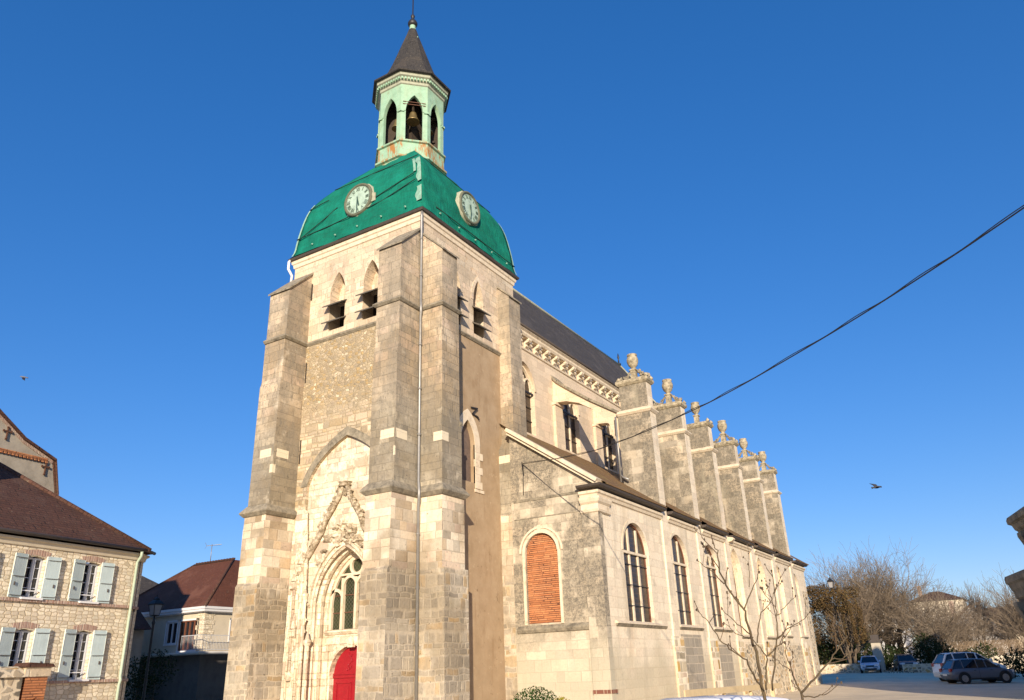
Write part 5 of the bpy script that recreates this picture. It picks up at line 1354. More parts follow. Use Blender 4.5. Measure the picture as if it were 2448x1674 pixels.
m = MB(); m.lathe((23.62, 34.1, 0), [(.16, 0), (.16, .5), (.1, .6), (.07, .9), (.055, 2.5), (.05, 4.4), (.09, 4.5), (.05, 4.6), (.04, 4.85)], 10); m.build('post', 'iron', SL)
WL = thing('wall_lamp', 'black lantern on a curved bracket at the far church corner', 'wall lamp', (63.3, 12.4, 6.5))
m = MB(); g_ = MB(); c = V(63.75, 11.0, 6.72); lantern_head(m, g_, c, .95); m.build('lantern', 'iron', WL); g_.build('glass', 'frosted', WL)
m = MB(); m.tube([(63.0, 12.7, 6.6), (63.2, 12.2, 6.75), (63.5, 11.6, 6.75), (63.72, 11.05, 6.62), c], .035, 6); m.tube([(63.0, 12.7, 6.2), (63.25, 12.1, 6.5), (63.5, 11.6, 6.73)], .025, 6); m.build('bracket', 'iron', WL)

# ================================================================== RIGHT HAND BUILDINGS
RB = thing('ornate_building', 'shaded stone building with heavy cornices at the right edge', 'building', (20, -3, 0))
c0, c1 = V(20.2, -.20, 0), V(9.5, -2.5, 0)
d = (c0-c1).normalized(); nn = V(-d.y, d.x, 0)
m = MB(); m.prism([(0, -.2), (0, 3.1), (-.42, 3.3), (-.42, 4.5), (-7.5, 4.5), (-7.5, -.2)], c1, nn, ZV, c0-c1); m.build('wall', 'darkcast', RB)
for z0, off, k in ((2.98, 0, .5), (4.22, -.42, .75)):
    q0, q1 = c0+nn*off, c1+nn*off; m = MB()
    pr = [(-.02, z0-.1), (.07*k, z0-.05), (.09*k, z0+.08), (.14*k, z0+.12), (.18*k, z0+.22), (.26*k, z0+.26), (.27*k, z0+.34), (.24*k, z0+.40), (-.02, z0+.42)]
    m.mould([tuple(q1.xy), tuple(q0.xy), tuple((q0-nn*6).xy)][::-1], pr); m.build('cornice', 'string', RB)
for z0, off in ((3.75, -.42), (2.35, 0)):
    for s_ in (.15, 1.5, 2.9):
        p = c0-d*s_+nn*off; m = MB(); m.prism([(0, 0), (.03, .05), (.05, .2), (.10, .34), (.15, .46), (.15, .54), (0, .54)], p+ZV*(z0-.05), nn, ZV, d*-.3); m.build('console', 'string', RB)
m = MB(); mid = -3.8
m.face([c0+nn*-.3+ZV*4.5, c1+nn*-.3+ZV*4.5, c1+nn*mid+ZV*6.6, c0+nn*mid+ZV*6.6]); m.face([c0+nn*-7.8+ZV*4.5, c0+nn*mid+ZV*6.6, c1+nn*mid+ZV*6.6, c1+nn*-7.8+ZV*4.5]); m.face([c0+nn*-.3+ZV*4.5, c0+nn*mid+ZV*6.6, c0+nn*-7.8+ZV*4.5]); m.build('roof', 'slate', RB)
for lb, x0, x1, yf, ze, zr in (('unseen tall rendered house added to shade the cars beyond the ornate building', 36.5, 52, -2.7, 8.4, 12.8), ('second unseen tall rendered house added to shade the trees farther along', 52.4, 65, -4.2, 8.2, 12.2)):  # out of view, placed and raised so their shadows reach cars and trees
    SH = thing('unseen_shading_house', lb, 'house', ((x0+x1)/2, yf-5, 0))
    m = MB(); m.prism([(yf, 0), (yf, ze), (yf-5.5, zr), (yf-11, ze), (yf-11, 0)], (x0, 0, 0), (0, 1, 0), ZV, (x1-x0, 0, 0)); m.build('wall', 'cream_render', SH)
    m = MB(); m.prism([(yf+.35, ze-.25), (yf-5.5, zr+.05), (yf-11.35, ze-.25), (yf-11.35, ze), (yf-5.5, zr+.3), (yf+.35, ze)], (x0-.2, 0, 0), (0, 1, 0), ZV, (x1-x0+.4, 0, 0)); m.build('roof', 'redtile', SH)
    for k in range(4):
        for z in (1.0, 4.6):
            xx = x0+(k+.5)*(x1-x0)/4; m = MB(); m.box(xx-.5, xx+.5, yf-.04, yf+.03, z, z+1.6); wv = m.build('window', 'pane', SH); m = MB(); m.box(xx-.03, xx+.03, yf+.03, yf+.05, z, z+1.6); m.box(xx-.6, xx+.6, yf-.02, yf+.1, z-.1, z); m.build('frame', 'whitepaint', wv)
# ================================================================== CARS
def car(name, label, loc, rz, paint, suv=False, scale=1.):
    """built along +x (front), 4.1 m long"""
    t = thing(name, label, 'car', loc, rz, local=True); t.scale = (scale,)*3
    H = .22 if suv else 0.
    # stations: x, belt z, hood/roof etc
    low = [(-2.05, .42, .62, .70), (-1.98, .30, .86+H, .78), (-1.7, .24, .93+H, .83), (-1.0, .22, .95+H, .86), (0, .22, .94+H, .87), (.8, .22, .93+H, .86), (1.2, .22, .90+H, .85), (1.7, .25, .80+H*.8, .80), (1.98, .3, .66+H*.6, .70), (2.06, .42, .55, .6)]
    def sec(x, zb, zt, w): return [V(x, -w*.9, zb), V(x, -w, zb+.14), V(x, -w, zb+(zt-zb)*.6), V(x, -w*.93, zt-.03), V(x, -w*.7, zt), V(x, w*.7, zt), V(x, w*.93, zt-.03), V(x, w, zb+(zt-zb)*.6), V(x, w, zb+.14), V(x, w*.9, zb)]
    m = MB(); m.smooth = True; prev = None
    for s_ in low:
        c = sec(*s_)
        if prev: m.loft(prev, c)
        else: m.face(c[::-1])
        prev = c
    m.face(prev); m.build('body', paint, t)
    m = MB()
    zb = .93+H; zr = 1.47+H*1.2
    roofl = [(-1.55, zr-.06, .53), (-1.2, zr, .58), (-.3, zr+.015, .60), (.25, zr-.02, .58), (.42, zr-.07, .56)]
    m.smooth = True; prev = None
    for x, z, w in roofl:
        c = [V(x, -w, z-.05), V(x, -w*.85, z), V(x, w*.85, z), V(x, w, z-.05)]
        if prev: m.loft(prev, c, False)
        prev = c
    rp = m.build('roof', paint, t)
    m = MB()
    if suv:
        for sg in (-1, 1): m.tube([(-1.3, sg*.5, zr+.01), (-1.2, sg*.5, zr+.06), (.1, sg*.5, zr+.06), (.2, sg*.5, zr)], .018, 6)
    else: m.box(-1.5, -1.42, -.12, .12, zr-.07, zr-.045)
    m.build('roof_rail' if suv else 'aerial', 'blackplastic', rp)
    # glasshouse
    bl = [(-1.92, zb-.02, .70), (-1.2, zb, .80), (-.3, zb, .82), (.25, zb, .81), (1.2, zb-.05, .74)]
    for sg in (-1, 1):
        for a, b in ((0, 1), (1, 2), (2, 3)):
            m = MB(); ins = .035
            p = [V(bl[a][0]+.04, sg*bl[a][2], bl[a][1]), V(bl[b][0]-.03, sg*bl[b][2], bl[b][1]), V(roofl[b][0]-.03, sg*roofl[b][2], roofl[b][1]-.06), V(roofl[a][0]+.05, sg*roofl[a][2], roofl[a][1]-.06)]
            m.face(p); m.build('side_window', 'carglass', t)
        m = MB(); p = [V(.28, sg*.81, zb), V(1.1, sg*.75, zb-.04), V(.46, sg*.555, roofl[4][1]-.07), V(.27, sg*.575, roofl[3][1]-.06)]; m.face(p); m.build('side_window', 'carglass', t)
        for a in (1, 2, 3): m = MB(); m.bar((bl[a][0], sg*(bl[a][2]+.005), bl[a][1]-.02), (roofl[a][0], sg*(roofl[a][2]+.005), roofl[a][1]-.04), .07 if a != 2 else .05, .03); m.build('pillar', paint, t)
        m = MB(); m.bar((1.18, sg*.75, zb-.06), (.44, sg*.56, roofl[4][1]-.03), .06, .04); m.build('pillar', paint, t)
        m = MB(); m.bar((-1.92, sg*.7, zb-.03), (-1.56, sg*.54, roofl[0][1]-.03), .12, .06); m.build('pillar', paint, t)
        m = MB(); m.lathe((.95, sg*.88, zb+.07), [(.01, 0), (.09, .01), (.1, .05), (.07, .11), (.01, .12)], 8, (1, 0, 0)); m.build('wing_mirror', paint, t)
    m = MB(); m.face([V(1.16, -.72, zb-.05), V(1.16, .72, zb-.05), V(.44, .54, roofl[4][1]-.03), V(.44, -.54, roofl[4][1]-.03)]); m.build('windscreen', 'carglass', t)
    m = MB(); m.face([V(-1.93, -.66, zb-.01), V(-1.93, .66, zb-.01), V(-1.57, .51, roofl[0][1]-.04), V(-1.57, -.51, roofl[0][1]-.04)]); m.build('rear_window', 'carglass', t)
    for x in (-1.28, 1.28):
        for sg in (-1, 1):
            m = MB(); m.lathe((x, sg*.70, .32), [(.22, 0), (.32, .02), (.325, .1), (.32, .17), (.2, .185)], 20, (0, sg, 0)); wh = m.build('wheel', 'tyre', t)
            m = MB(); m.lathe((x, sg*.885, .32), [(.07, .0), (.21, -.01), (.21, .006)], 16, (0, sg, 0))
            for k in range(5): a = k*2*math.pi/5; m.bar((x, sg*.892, .32), (x+.2*math.cos(a), sg*.892, .32+.2*math.sin(a)), .05, .02)
            m.build('rim', 'rim', wh)
            m = MB(); m.lathe((x, sg*.80, .34), [(.37, 0), (.39, .078), (.34, .08)], 20, (0, sg, 0)); m.build('wheel_arch', 'blackplastic', t)
    for sg in (-1, 1):
        m = MB(); m.obox((1.93, sg*.56, .68+H*.6), (.09, -.06*sg, 0), (.0, .15, 0), (0, 0, .07)); m.build('headlight', 'lamp_clear', t)
        m = MB(); m.obox((-1.97, sg*.62, .82+H), (.06, 0, 0), (0, .13, 0), (0, 0, .10)); m.build('taillight', 'lamp_red', t)
    m = MB(); m.obox((2.03, 0, .62+H*.4), (.04, 0, 0), (0, .34, 0), (0, 0, .05)); m.obox((2.05, 0, .36), (.05, 0, 0), (0, .5, 0), (0, 0, .07)); m.build('grille', 'blackplastic', t)
    m = MB(); m.obox((2.09, 0, .47), (.01, 0, 0), (0, .26, 0), (0, 0, .055)); m.obox((-2.07, 0, .55), (.01, 0, 0), (0, .26, 0), (0, 0, .055)); m.build('number_plate', 'plate', t)
    m = MB()
    for sg in (-1, 1):
        m.obox((0, sg*.868, .28), (.85, 0, 0), (0, .012, 0), (0, 0, .05))
        for x in (-.28,): m.obox((x, sg*.872, .62), (.006, 0, 0), (0, .003, 0), (0, 0, .28))
        for x in (-.45, .6): m.obox((x-.1, sg*.88, .78+H), (.07, 0, 0), (0, .008, 0), (0, 0, .014))
    m.build('door_trim', 'blackplastic', t)
    return t
def heading(ax, ay, bx, by): return math.atan2(by-ay, bx-ax)
car('parked_car', 'grey hatchback parked in front of the white estate car', (61.6, 2.75, gh(61.6, 2.75)), heading(60.4, 4.7, 62.6, .9), 'cargrey')
car('parked_car', 'white estate car parked half hidden behind the grey hatchback', (64.9, 3.3, gh(65, 3)), heading(63.4, 5.7, 66.0, 1.2), 'carwhite', True, 1.06)
car('parked_car', 'pale blue white saloon facing the camera near the gate pillar', (83.2, 12.25, gh(83, 12)-.02), R(188), 'carpale')
car('parked_car', 'silver car half hidden in the dark plants', (86.5, 9.6, gh(86, 9.6)), R(195), 'carsilver')
car('parked_car', 'white hatchback roof below the bare sapling in the foreground', (11.62, 3.22, 0), heading(11.15, 4.3, 11.95, 2.9), 'carwhite', False, .985)

# low pale timber rail and bench wall by the church
t = thing('timber_barrier', 'pale timber rail behind the white car roof', 'barrier', (35, 11, 0))
m = MB(); m.bar((30.0, 11.0, .86), (44, 11.0, .68), .06, .24); m.build('rail', 'timber', t)
m = MB()
for x in (31, 35, 39, 43): m.box(x-.06, x+.06, 11.04, 11.16, 0, .75)
m.build('posts', 'timber', t)

# ================================================================== PLANTS
def leaf_cloud(m, c, r, n, rn, size, sq=(1, 1, 1), shell=.55):
    for _ in range(n):
        d = V(rn.gauss(0, 1), rn.gauss(0, 1), rn.gauss(0, 1)).normalized(); k = (shell+(1-shell)*rn.random()**.5)
        p = Vector(c)+V(d.x*r*sq[0], d.y*r*sq[1], d.z*r*sq[2])*k
        a = V(rn.gauss(0, 1), rn.gauss(0, 1), rn.gauss(0, 1)).normalized(); b = a.cross(V(rn.gauss(0, 1), rn.gauss(0, 1), rn.gauss(0, 1))).normalized(); s_ = size*rn.uniform(.6, 1.4)
        m.face([p-a*s_, p+b*s_*.5, p+a*s_, p-b*s_*.5], [(0, 0), (1, 0), (1, 1), (0, 1)])
def bush(name, label, base, blobs, mats, size, n):
    t = thing(name, label, 'bush', base); rn = random.Random(hash(label) % 1000 if False else len(label))
    for mt, bl in zip(mats, blobs):
        m = MB()
        for (c, r, sq) in bl: leaf_cloud(m, V(*base)+V(*c), r, int(n*r*r), rn, size, sq)
        m.build('foliage', mt, t, merge=False)
    m = MB(); b = V(*base)
    for k in range(5): m.tube([b+V(rn.uniform(-.1, .1), rn.uniform(-.1, .1), 0), b+V(rn.uniform(-.3, .3), rn.uniform(-.3, .3), .9)], [.03, .015], 5)
    m.build('stem', 'barkdark', t); return t
bush('shrub', 'clipped dark green shrub with a yellow side below the church corner', (18.05, 10.4, 0), [[((0, .1, .8), .70, (1, 1.1, 1.02)), ((.05, .5, .6), .56, (1, 1, .9))], [((.06, -.62, .72), .52, (1, .7, 1.05)), ((-.3, -.3, .6), .5, (1, .8, .9))]], ['leaf', 'leafyellow'], .024, 11000)

def grow(rn, segs, p, d, L, r, lev, maxl, up_=.15, nch=(3, 4), ang=(25, 55), shrink=.68, wob=.12, start=.35):
    n = 4 if lev < 2 else 3; pts = [p.copy()]; q = p.copy(); dd = d.copy()
    for i in range(n):
        dd = (dd+V(rn.gauss(0, wob), rn.gauss(0, wob), rn.gauss(0, wob)+up_*.3)).normalized(); q = q+dd*L/n; pts.append(q.copy())
    segs.append((pts, [r*(1-.5*i/n) for i in range(n+1)], lev))
    if lev >= maxl: return
    k = rn.randint(*nch)+(1 if lev == 0 else 0)
    for i in range(k):
        f = start+(1-start)*(i+rn.random()*.8)/k; f = min(f, .99); idx = f*n; i0 = int(idx); pp = pts[i0].lerp(pts[i0+1], idx-i0)
        ax = dd.cross(V(rn.gauss(0, 1), rn.gauss(0, 1), rn.gauss(0, 1))).normalized()
        nd = Matrix.Rotation(R(rn.uniform(*ang)), 3, ax) @ dd; nd = (nd+V(0, 0, up_)).normalized()
        grow(rn, segs, pp, nd, L*shrink*rn.uniform(.75, 1.15), r*.55*(1-.35*f), lev+1, maxl, up_, nch, ang, shrink, wob, start)
    grow(rn, segs, pts[-1], dd, L*shrink, r*.5, lev+1, maxl, up_, nch, ang, shrink, wob, start)
def tree(name, label, base, h, seed, stems=1, maxl=5, spread=.25, mats=('bark', 'twig'), group=None, up_=.15, ang=(25, 55), nch=(3, 4), first=.38, r0=.02, lean=(0, 0), shrink=.68, rmin=.006):
    t = thing(name, label, 'tree', base, group=group); rn = random.Random(seed); segs = []
    for s_ in range(stems):
        a = rn.uniform(0, 6.28) if stems == 1 else s_*6.28/stems+rn.uniform(-.4, .4)
        sp = spread*rn.uniform(.5, 1.2) if stems > 1 else .03
        d = V(math.cos(a)*sp+lean[0], math.sin(a)*sp+lean[1], 1).normalized()
        grow(rn, segs, V(*base)+V(math.cos(a), math.sin(a), 0)*(.25 if stems > 1 else 0), d, h*first*rn.uniform(.85, 1.1), h*r0, 0, maxl, up_, nch, ang, shrink)
    tr = MB(); cr = MB()
    for pts, rad, lev in segs:
        if lev <= 1: tr.tube(pts, rad, 6, False)
        else: cr.tube(pts, [max(rmin, q) for q in rad], 4 if lev < 3 else 3, False)
    tr.build('trunk', mats[0], t, merge=False); cr.build('crown', mats[1], t, merge=False); return t
GT = 'bare trees beyond the square'
def polar(px, py, D):
    """world point at forward depth D on the sight line through photo pixel (used only to read positions off the photograph)"""
    v = r2*(px-1224)/1840-u2*(py-837)/1840+fw; v = v/(v.dot(fw)); return v*D+V(0, 0, CAMZ)
TREES = [
 ('tall many stemmed bare tree just right of the church corner', (97, 15.6), 12.6, 11, 6, .42), ('tallest bare tree with a rounded fan of twigs', (99, 11.6), 13.6, 23, 7, .42),
 ('bare spreading tree leaning over the silver car', (96, 7.8), 8.8, 31, 5, .6), ('low wide bare tree in front of the far white house', (101, 5.2), 6.6, 47, 4, .6),
 ('slim bare tree with a forked top left of the picket fence', (108, 3.2), 8.8, 53, 1, .3), ('second slim bare tree behind the picket fence', (110, 1.2), 8.6, 61, 1, .3),
 ('bare tree with upright branches at the right behind the fence', (104, -1.6), 9.6, 71, 6, .3), ('leaning bare tree just left of the slim forked tree', (113, 6.0), 8.4, 37, 4, .4), ('hazy bare tree far behind the picket fence', (128, -1.2), 10.5, 83, 5, .3), ('bare tree rising between the church corner and the tallest tree', (104, 13.8), 12.2, 91, 5, .4)]
for lb, (x, y), h, sd_, st, sp in TREES:
    thin = 'slim' in lb
    tree('bare_tree', lb, (x, y, gh(x, y)), h, sd_, st, 4, sp, ('barkdark', 'twig' if sd_ % 2 else 'twigbrown'), GT, up_=.22 if sp < .4 else .08, first=.36, r0=.013 if st > 1 else .02, rmin=.012, nch=(3, 4) if st > 3 else (4, 5), shrink=.74)
# ivy covered tree beside the church
t = tree('ivy_tree', 'bare trunks hung with brown ivy beside the church corner', (88, 14.6, .5), 9.5, 5, 6, 3, .25, ('bark', 'twigbrown'), None, r0=.012, rmin=.012)
m = MB(); rn = random.Random(3)
for k in range(24):
    leaf_cloud(m, (88+rn.uniform(-2.5, 2.5), 14.6+rn.uniform(-1.7, 3.6), rn.uniform(6.2, 8.6)), rn.uniform(.5, 1.1), 260, rn, .10, (1, 1, .8), .2)
for k in range(26):
    x, y = 88+rn.uniform(-2.5, 2), 14.6+rn.uniform(-2, 3.6); z = rn.uniform(5, 7.6); n = int((z-3.2)*36)
    for i in range(n): leaf_cloud(m, (x+.15*math.sin(i*.2), y, 3.2+(z-3.2)*i/n), .16, 2, rn, .09)
m.build('ivy', 'ivy', t, merge=False)
# dark undergrowth
def shrubs(label, pts, mt, size=.10, n=420):
    t = thing('shrub', label, 'bush', (pts[0][0], pts[0][1], 0)); m = MB(); rn = random.Random(len(label)*7)
    for x, y, z, r in pts: leaf_cloud(m, (x, y, z), r, int(n*r*r), rn, size, (1, 1, .85), .3)
    m.build('foliage', mt, t, merge=False)
    m = MB()
    for x, y, z, r in pts: m.tube([(x, y, 0), (x+.1, y, z)], [.06, .03], 5)
    m.build('stem', 'barkdark', t)
shrubs('dark evergreen thicket behind the gate pillar', [(91, 15.5, 1.6, 1.9), (92, 13.8, 2.0, 1.8), (92, 12.2, 1.7, 1.6), (93, 16.6, 2.6, 2.0), (92, 18.2, 2.2, 2.2), (94, 17.6, 4.0, 1.6), (93, 14.6, 3.6, 1.6), (92, 19.6, 3, 2.2)], 'evergreen')
shrubs('dark evergreen shrubs between the silver car and the picket fence', [(90, 8.6, 1.5, 1.5), (90, 7.4, 2.2, 1.6), (91, 6.5, 1.6, 1.4), (92, 8.0, 2.9, 1.2)], 'evergreen')
shrubs('long dark hedge under the bare trees behind the parked cars', [(94+.3*k, 17-1.15*k, 1.3+.5*math.sin(k*1.7), 1.25+.3*math.sin(k*2.9)) for k in range(13)], 'evergreen', .11, 330)  # dark foliage stands in for the shaded band below the trees
shrubs('dark hedge at the right edge beside the white estate car', [(70, 1.0, .9, 1.0), (70.5, -.2, 1.0, 1.1), (69, -1.2, .9, 1.0), (74, .3, 1.3, 1.1)], 'evergreen')
shrubs('straggly plants growing in front of the silver car', [(79, 9.6, .55, .5), (79, 8.7, .5, .55), (79.5, 10.3, .6, .4)], 'ivy', .06, 300)
# garden pillar, low walls, fence
t = thing('gate_pillar', 'pale stone gate pillar with dark cap among the trees', 'pillar', (85.5, 11.6, .5))
m = MB(); m.box(85.2, 85.9, 11.3, 12.1, .3, 3.1); m.build('shaft', 'concrete', t); m = MB(); m.box(85.1, 86.0, 11.2, 12.2, 3.1, 3.3); m.box(85.25, 85.85, 11.35, 12.05, 3.3, 3.8); m.build('cap', 'gutter', t)
t = thing('low_wall', 'low stone garden wall with end post beside the shaded plants', 'wall', (80, 8.6, .3))
m = MB(); m.box(80.2, 80.6, 6.6, 9.2, 0, 1.15); m.build('masonry', 'flint', t); m = MB(); m.box(80.1, 80.7, 6.3, 6.75, 0, 1.3); m.build('end_post', 'concrete', t)
t = thing('low_wall', 'long low boundary wall under the ivy covered trees', 'wall', (86, 15, .5))
m = MB(); m.box(85.6, 86, 12.9, 17.5, 0, 1.3); m.build('masonry', 'flint', t)
t = thing('picket_fence', 'sunlit timber picket fence on a low wall right of the trees', 'fence', (98, 3, .5))
fa, fb_ = V(96.4, 7.0, 0), V(99.8, -1.2, 0)
m = MB(); n = 62; d = (fb_-fa)/n
for k in range(n+1): p = fa+d*k; m.obox(p+ZV*(2.25+.05*math.sin(k*2.1)), d*.28, V(.02, 0, 0), ZV*.78)
for z in (1.9, 2.6): m.bar(fa+ZV*z+V(.05, 0, 0), fb_+ZV*z+V(.05, 0, 0), .06)
m.build('pickets', 'twigbrown', t); m = MB(); m.obox((fa+fb_)/2+ZV*.8, (fb_-fa)/2, V(.2, 0, 0), ZV*.75); m.build('base_wall', 'concrete', t)

# houses beyond the trees
def far_house(label, x, y, w, dp, hwall, hr, wallm, roofm, ry=True, wins=3):
    t = thing('distant_house', label, 'house', (x, y, 0)); m = MB(); m.box(x, x+dp, y-w/2, y+w/2, 0, hwall)
    if not ry: m.prism([(y-w/2, hwall), (y+w/2, hwall), (y, hwall+hr)], (x+.01, 0, 0), (0, 1, 0), ZV, (dp-.02, 0, 0))
    m.build('wall', wallm, t); m = MB()
    if ry:
        o = .35; a = [V(x-o, y-w/2-o, hwall), V(x+dp+o, y-w/2-o, hwall), V(x+dp+o, y+w/2+o, hwall), V(x-o, y+w/2+o, hwall)]; r_, s_ = V(x+dp/2, y-w/2+dp*.35, hwall+hr), V(x+dp/2, y+w/2-dp*.35, hwall+hr)
        m.face([a[0], a[1], r_]); m.face([a[1], a[2], s_, r_]); m.face([a[2], a[3], s_]); m.face([a[3], a[0], r_, s_])
    else: m.prism([(y-w/2-.4, hwall-.2), (y, hwall+hr+.05), (y+w/2+.4, hwall-.2), (y+w/2+.4, hwall), (y, hwall+hr+.3), (y-w/2-.4, hwall)], (x-.4, 0, 0), (0, 1, 0), ZV, (dp+.8, 0, 0))
    rf = m.build('roof', roofm, t)
    m = MB(); m.box(x+dp/2-.3, x+dp/2+.3, y+w*.3-.3, y+w*.3+.3, hwall+hr*.3, hwall+hr+1.0); m.build('chimney', 'trim', rf)
    for k in range(wins):
        yy = y-w/2+(k+.5)*w/wins
        for z in ((1.0, 3.9) if hwall > 5 else (1.0,)):
            m = MB(); m.box(x-.03, x+.05, yy-.5, yy+.5, z, z+1.4); wv = m.build('window', 'pane', t)
            m = MB(); m.box(x-.05, x-.03, yy-.04, yy+.04, z, z+1.4); m.box(x-.08, x+.02, yy-.6, yy+.6, z-.12, z); m.build('frame', 'whitepaint', wv)
far_house('red roofed house partly hidden by the tallest bare tree', 118, 15.6, 6, 9, 6.6, 4.0, 'render_white', 'redtile', False, 2)
far_house('cream house with flat hipped roof behind the wide bare tree', 142, 9.6, 7.5, 9, 9.6, 1.6, 'cream_render', 'rooftile', True, 3)
far_house('white gabled house behind the picket fence', 128, 4.6, 8, 8, 4.4, 3.4, 'render_white', 'redtile', False, 2)
far_house('brown roofed house beyond the fence at the right', 150, .4, 13, 9, 4.4, 4.2, 'cream_render', 'rooftile', True, 3)
t = thing('wood_edge', 'low brown scrub along the horizon behind the far houses', 'scrub', (175, 10, 0)); t['kind'] = 'stuff'
m = MB(); rn = random.Random(8)
for k in range(120): leaf_cloud(m, (rn.uniform(165, 200), rn.uniform(-25, 40), rn.uniform(1, 4.2)), rn.uniform(1.2, 2.4), 70, rn, .35, (1, 1, .8), .2)
m.build('foliage', 'ivy', t, merge=False)
# plants by the lane
shrubs('dark bare hedge in the shade of the lane beside the street lamp', [(27.5, 40.5, 1.6, 1.2), (28.2, 40.0, 2.6, 1.2), (28, 41.4, 2.2, 1.3)], 'evergreen', .07, 500)

# foreground sapling: two young stems with buds, limbs set out where the photograph shows them
def sapling(label, base, limbs, seed):
    t = thing('sapling', label, 'tree', base, group='bare saplings in front of the church'); rn = random.Random(seed); st = MB(); tw = MB(); bd = tw
    def twigs(pts, r, lev):
        L_ = sum((b-a).length for a, b in zip(pts, pts[1:])); n = max(2, int(L_/(.085 if lev else .19)))
        for i in range(n):
            f = (i+.6)/n*(len(pts)-1); k = min(int(f), len(pts)-2); p = pts[k].lerp(pts[k+1], f-k); d = (pts[k+1]-pts[k]).normalized()
            if lev > 0 or f/(len(pts)-1) > .35:
                ax = d.cross(V(rn.gauss(0, 1), rn.gauss(0, 1), rn.gauss(0, 1))).normalized(); nd = (Matrix.Rotation(R(rn.uniform(35, 70)), 3, ax) @ d+V(0, 0, .3)).normalized()
                l_ = rn.uniform(.03, .10) if lev else rn.uniform(.05, .22)
                if lev == 0 and rn.random() < .4: l_ *= 1.6
                q = p+nd*l_; q2 = q+(nd+V(rn.gauss(0, .3), rn.gauss(0, .3), .25)).normalized()*l_*.5
                tw.cur = 0; tw.tube([p, q, q2], [r*.45, r*.35, r*.25], 4); tw.cur = 1; blob(bd, q2, rn.uniform(.006, .010), rn, (1, 1, 1.5)); blob(bd, q+V(0, 0, .004), rn.uniform(.004, .007), rn)
                if lev == 0 and l_ > .15: twigs([p, q, q2], r*.5, 1)
        tw.cur = 1; blob(bd, pts[-1], .009, rn, (1, 1, 1.6))
    for pts, r0, r1 in limbs:
        P_ = [Vector(p) for p in pts]; Q = []
        for a, b in zip(P_, P_[1:]):
            for k in range(4): Q.append(a.lerp(b, k/4)+V(rn.gauss(0, .006), rn.gauss(0, .006), rn.gauss(0, .004)))
        Q.append(P_[-1]); n = len(Q); r0 *= .58; r1 *= .62; st.tube(Q, [r0+(r1-r0)*i/(n-1) for i in range(n)], 7); 
        if r0 < .0155: twigs(Q, r0, 0)
    st.build('trunk', 'sapbark', t); tw.build('crown', ['saptwig', 'barkdark'], t, merge=False)
def PZ(a, b, D): return polar(1560+a*.2669, 1250+b*.2669, D)
sb = PZ(1010, 1589, 8.5)
sapling('bare budding sapling in front of the white car and church', (sb.x, sb.y, 0), [
 ([(sb.x+.02, sb.y, -.05), sb, PZ(960, 1330, 8.5), PZ(910, 1100, 8.5)], .034, .026),
 ([PZ(910, 1100, 8.5), PZ(865, 950, 8.48), PZ(825, 800, 8.45), PZ(650, 560, 8.4), PZ(600, 400, 8.35), PZ(575, 250, 8.3), PZ(540, 180, 8.3)], .026, .006),
 ([PZ(640, 545, 8.4), PZ(540, 440, 8.4), PZ(400, 335, 8.4)], .012, .005),
 ([PZ(825, 770, 8.45), PZ(870, 650, 8.5), PZ(920, 540, 8.5), PZ(955, 440, 8.5)], .014, .005),
 ([PZ(865, 580, 8.5), PZ(870, 470, 8.55), PZ(855, 370, 8.6)], .008, .004),
 ([PZ(880, 1000, 8.5), PZ(760, 910, 8.6), PZ(620, 770, 8.7)], .014, .005),
 ([PZ(1000, 1500, 8.5), PZ(920, 1400, 8.4), PZ(840, 1230, 8.3), PZ(720, 1150, 8.25), PZ(600, 1050, 8.2), PZ(480, 860, 8.2), PZ(395, 780, 8.2)], .02, .005),
 ([PZ(1010, 1500, 8.55), PZ(1020, 1330, 8.6), PZ(1020, 1200, 8.6), PZ(1100, 1120, 8.6), PZ(1180, 1070, 8.65)], .02, .008),
 ([PZ(1020, 1190, 8.6), PZ(900, 1050, 8.6), PZ(760, 1000, 8.6), PZ(640, 900, 8.7)], .012, .005),
 ([PZ(930, 1070, 8.5), PZ(950, 920, 8.6), PZ(980, 800, 8.6), PZ(1060, 710, 8.7), PZ(1110, 560, 8.7)], .013, .005),
 ([PZ(1070, 1500, 8.7), PZ(1100, 1200, 8.7), PZ(1120, 1000, 8.7), PZ(1110, 800, 8.75), PZ(1100, 640, 8.8), PZ(1065, 430, 8.8)], .018, .005),
 ([PZ(1130, 1040, 8.7), PZ(1230, 940, 8.75), PZ(1330, 880, 8.8), PZ(1410, 800, 8.8)], .012, .005),
 ([PZ(1120, 830, 8.75), PZ(1200, 740, 8.8), PZ(1280, 655, 8.8)], .010, .004),
 ([PZ(1150, 1090, 8.7), PZ(1200, 1000, 8.7), PZ(1270, 880, 8.75)], .010, .004)], 5)
s2 = PZ(1335, 1530, 9.0)
sapling('lower bare sapling branching to the right beside the first', (s2.x, s2.y, 0), [
 ([(s2.x, s2.y, -.05), s2], .03, .024),
 ([s2, PZ(1450, 1400, 9), PZ(1560, 1270, 9), PZ(1640, 1160, 9), PZ(1690, 1090, 9), PZ(1740, 1020, 9)], .022, .008),
 ([PZ(1600, 1225, 9), PZ(1700, 1215, 9.05), PZ(1790, 1150, 9.1)], .011, .005),
 ([s2, PZ(1260, 1380, 9), PZ(1240, 1310, 8.9), PZ(1200, 1180, 8.9), PZ(1190, 1080, 8.9)], .018, .006),
 ([PZ(1240, 1320, 8.9), PZ(1150, 1270, 8.9), PZ(1080, 1200, 8.9)], .010, .004),
 ([PZ(1340, 1550, 9), PZ(1450, 1560, 9.1), PZ(1560, 1530, 9.2), PZ(1690, 1430, 9.3)], .014, .005),
 ([s2, PZ(1290, 1480, 9), PZ(1250, 1420, 9)], .012, .006)], 8)

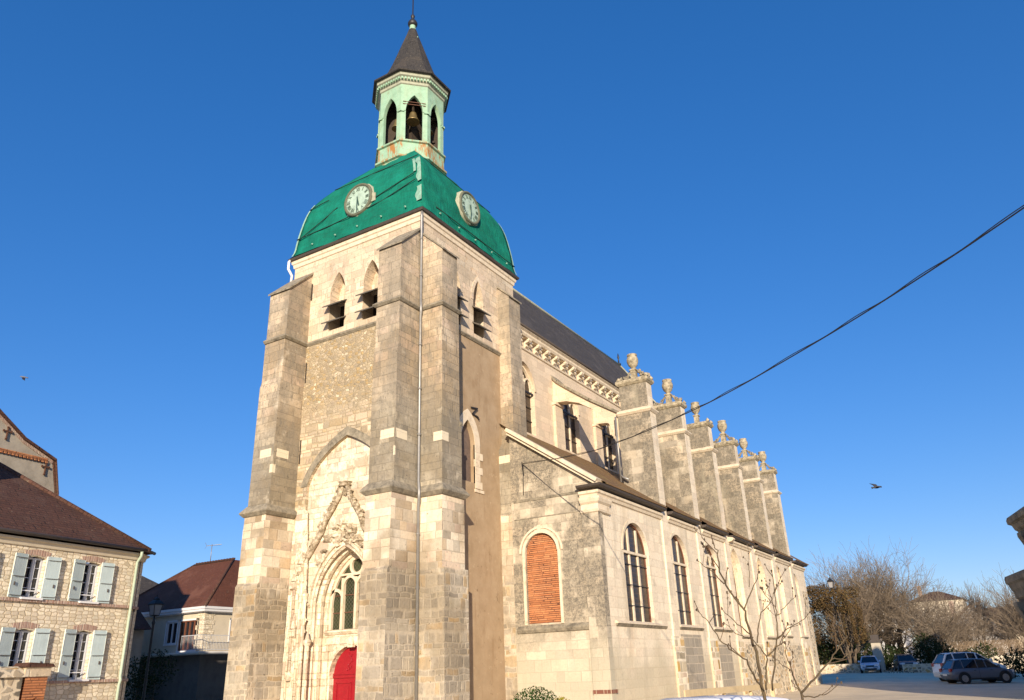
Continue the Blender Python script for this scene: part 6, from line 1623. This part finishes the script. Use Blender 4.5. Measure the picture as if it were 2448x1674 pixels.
# ================================================================== CABLES AND BIRDS
def catenary(P, n=14):
    out = []
    for i in range(n*(len(P)-1)+1):
        t_ = i/n; k = min(int(t_), len(P)-2); f = t_-k; a = P[max(k-1, 0)]; b = P[k]; c = P[k+1]; d_ = P[min(k+2, len(P)-1)]
        out.append(.5*((2*b)+(c-a)*f+(2*a-5*b+4*c-d_)*f*f+(3*b-a-3*c+d_)*f**3))
    return out
cab = catenary([V(27.08, 15.85, 9.78), V(23.59, 11.43, 8.74), V(21.49, 8.82, 8.34), V(19.49, 6.32, 8.11), V(18.06, 4.53, 8.03), V(16.1, 2.08, 8.06), V(14.67, .29, 8.15), V(13.13, -1.63, 8.33), V(10.5, -4.9, 8.75)])
m = MB(); m.tube(cab, .013, 6); m.tube([p+V(0, 0, .024+.016*math.sin(i*.6)) for i, p in enumerate(cab)], .009, 6)
tag(m.build('overhead_cable', 'iron'), 'black overhead cable running from the aisle wall to the upper right', 'cable')
m = MB(); m.bar((27.12, 15.85, 9.3), (27.0, 15.85, 9.85), .03); m.tube([(27.1, 15.85, 9.75), (27.1, 15.9, 8.5)], .02, 6)
m.build('cable_bracket', 'iron', CH)
def bird(label, c, az, s, mt, bank, fold):
    t = thing('flying_bird', label, 'bird', c, group='birds in the sky'); C_ = V(*c); f = V(math.cos(az), math.sin(az), .1).normalized(); q = f.cross(ZV).normalized(); u_ = q.cross(f)
    m = MB(); m.smooth = True
    prof = [(.005, -.24), (.05, -.22), (.03, -.14), (.055, -.05), (.065, .04), (.05, .12), (.035, .16), (.04, .19), (.03, .22), (.004, .27)]
    m.lathe(C_, [(r*s, z*s) for r, z in prof], 10, f); b = m.build('body', mt, t)
    for sg in (-1, 1):
        m = MB(); a = R(bank*sg+fold); d1 = q*sg*math.cos(a)+u_*math.sin(a); a2 = R(bank*sg+fold*.2); d2 = q*sg*math.cos(a2)+u_*math.sin(a2)
        r0_, r1_ = C_+f*.1*s, C_-f*.06*s; e1, e2 = C_+d1*.28*s+f*.14*s, C_+d1*.28*s-f*.05*s; t1 = C_+d1*.28*s+d2*.34*s-f*.04*s
        for dz in (0, .012*s):
            o = u_*dz; m.face([r0_+o, e1+o, e2+o, r1_+o]); m.face([e1+o, t1+o, e2+o])
        m.build('wing', mt, t)
bird('small pale bird left of the tower above the house roofs', (28.29, 61.23, 24.27), R(150), 1.15, 'birdgrey', 8, -22)
bird('dark bird gliding to the right of the buttresses above the trees', (76.76, 7.81, 16.08), R(-60), 1.9, 'bird', -22, 14)
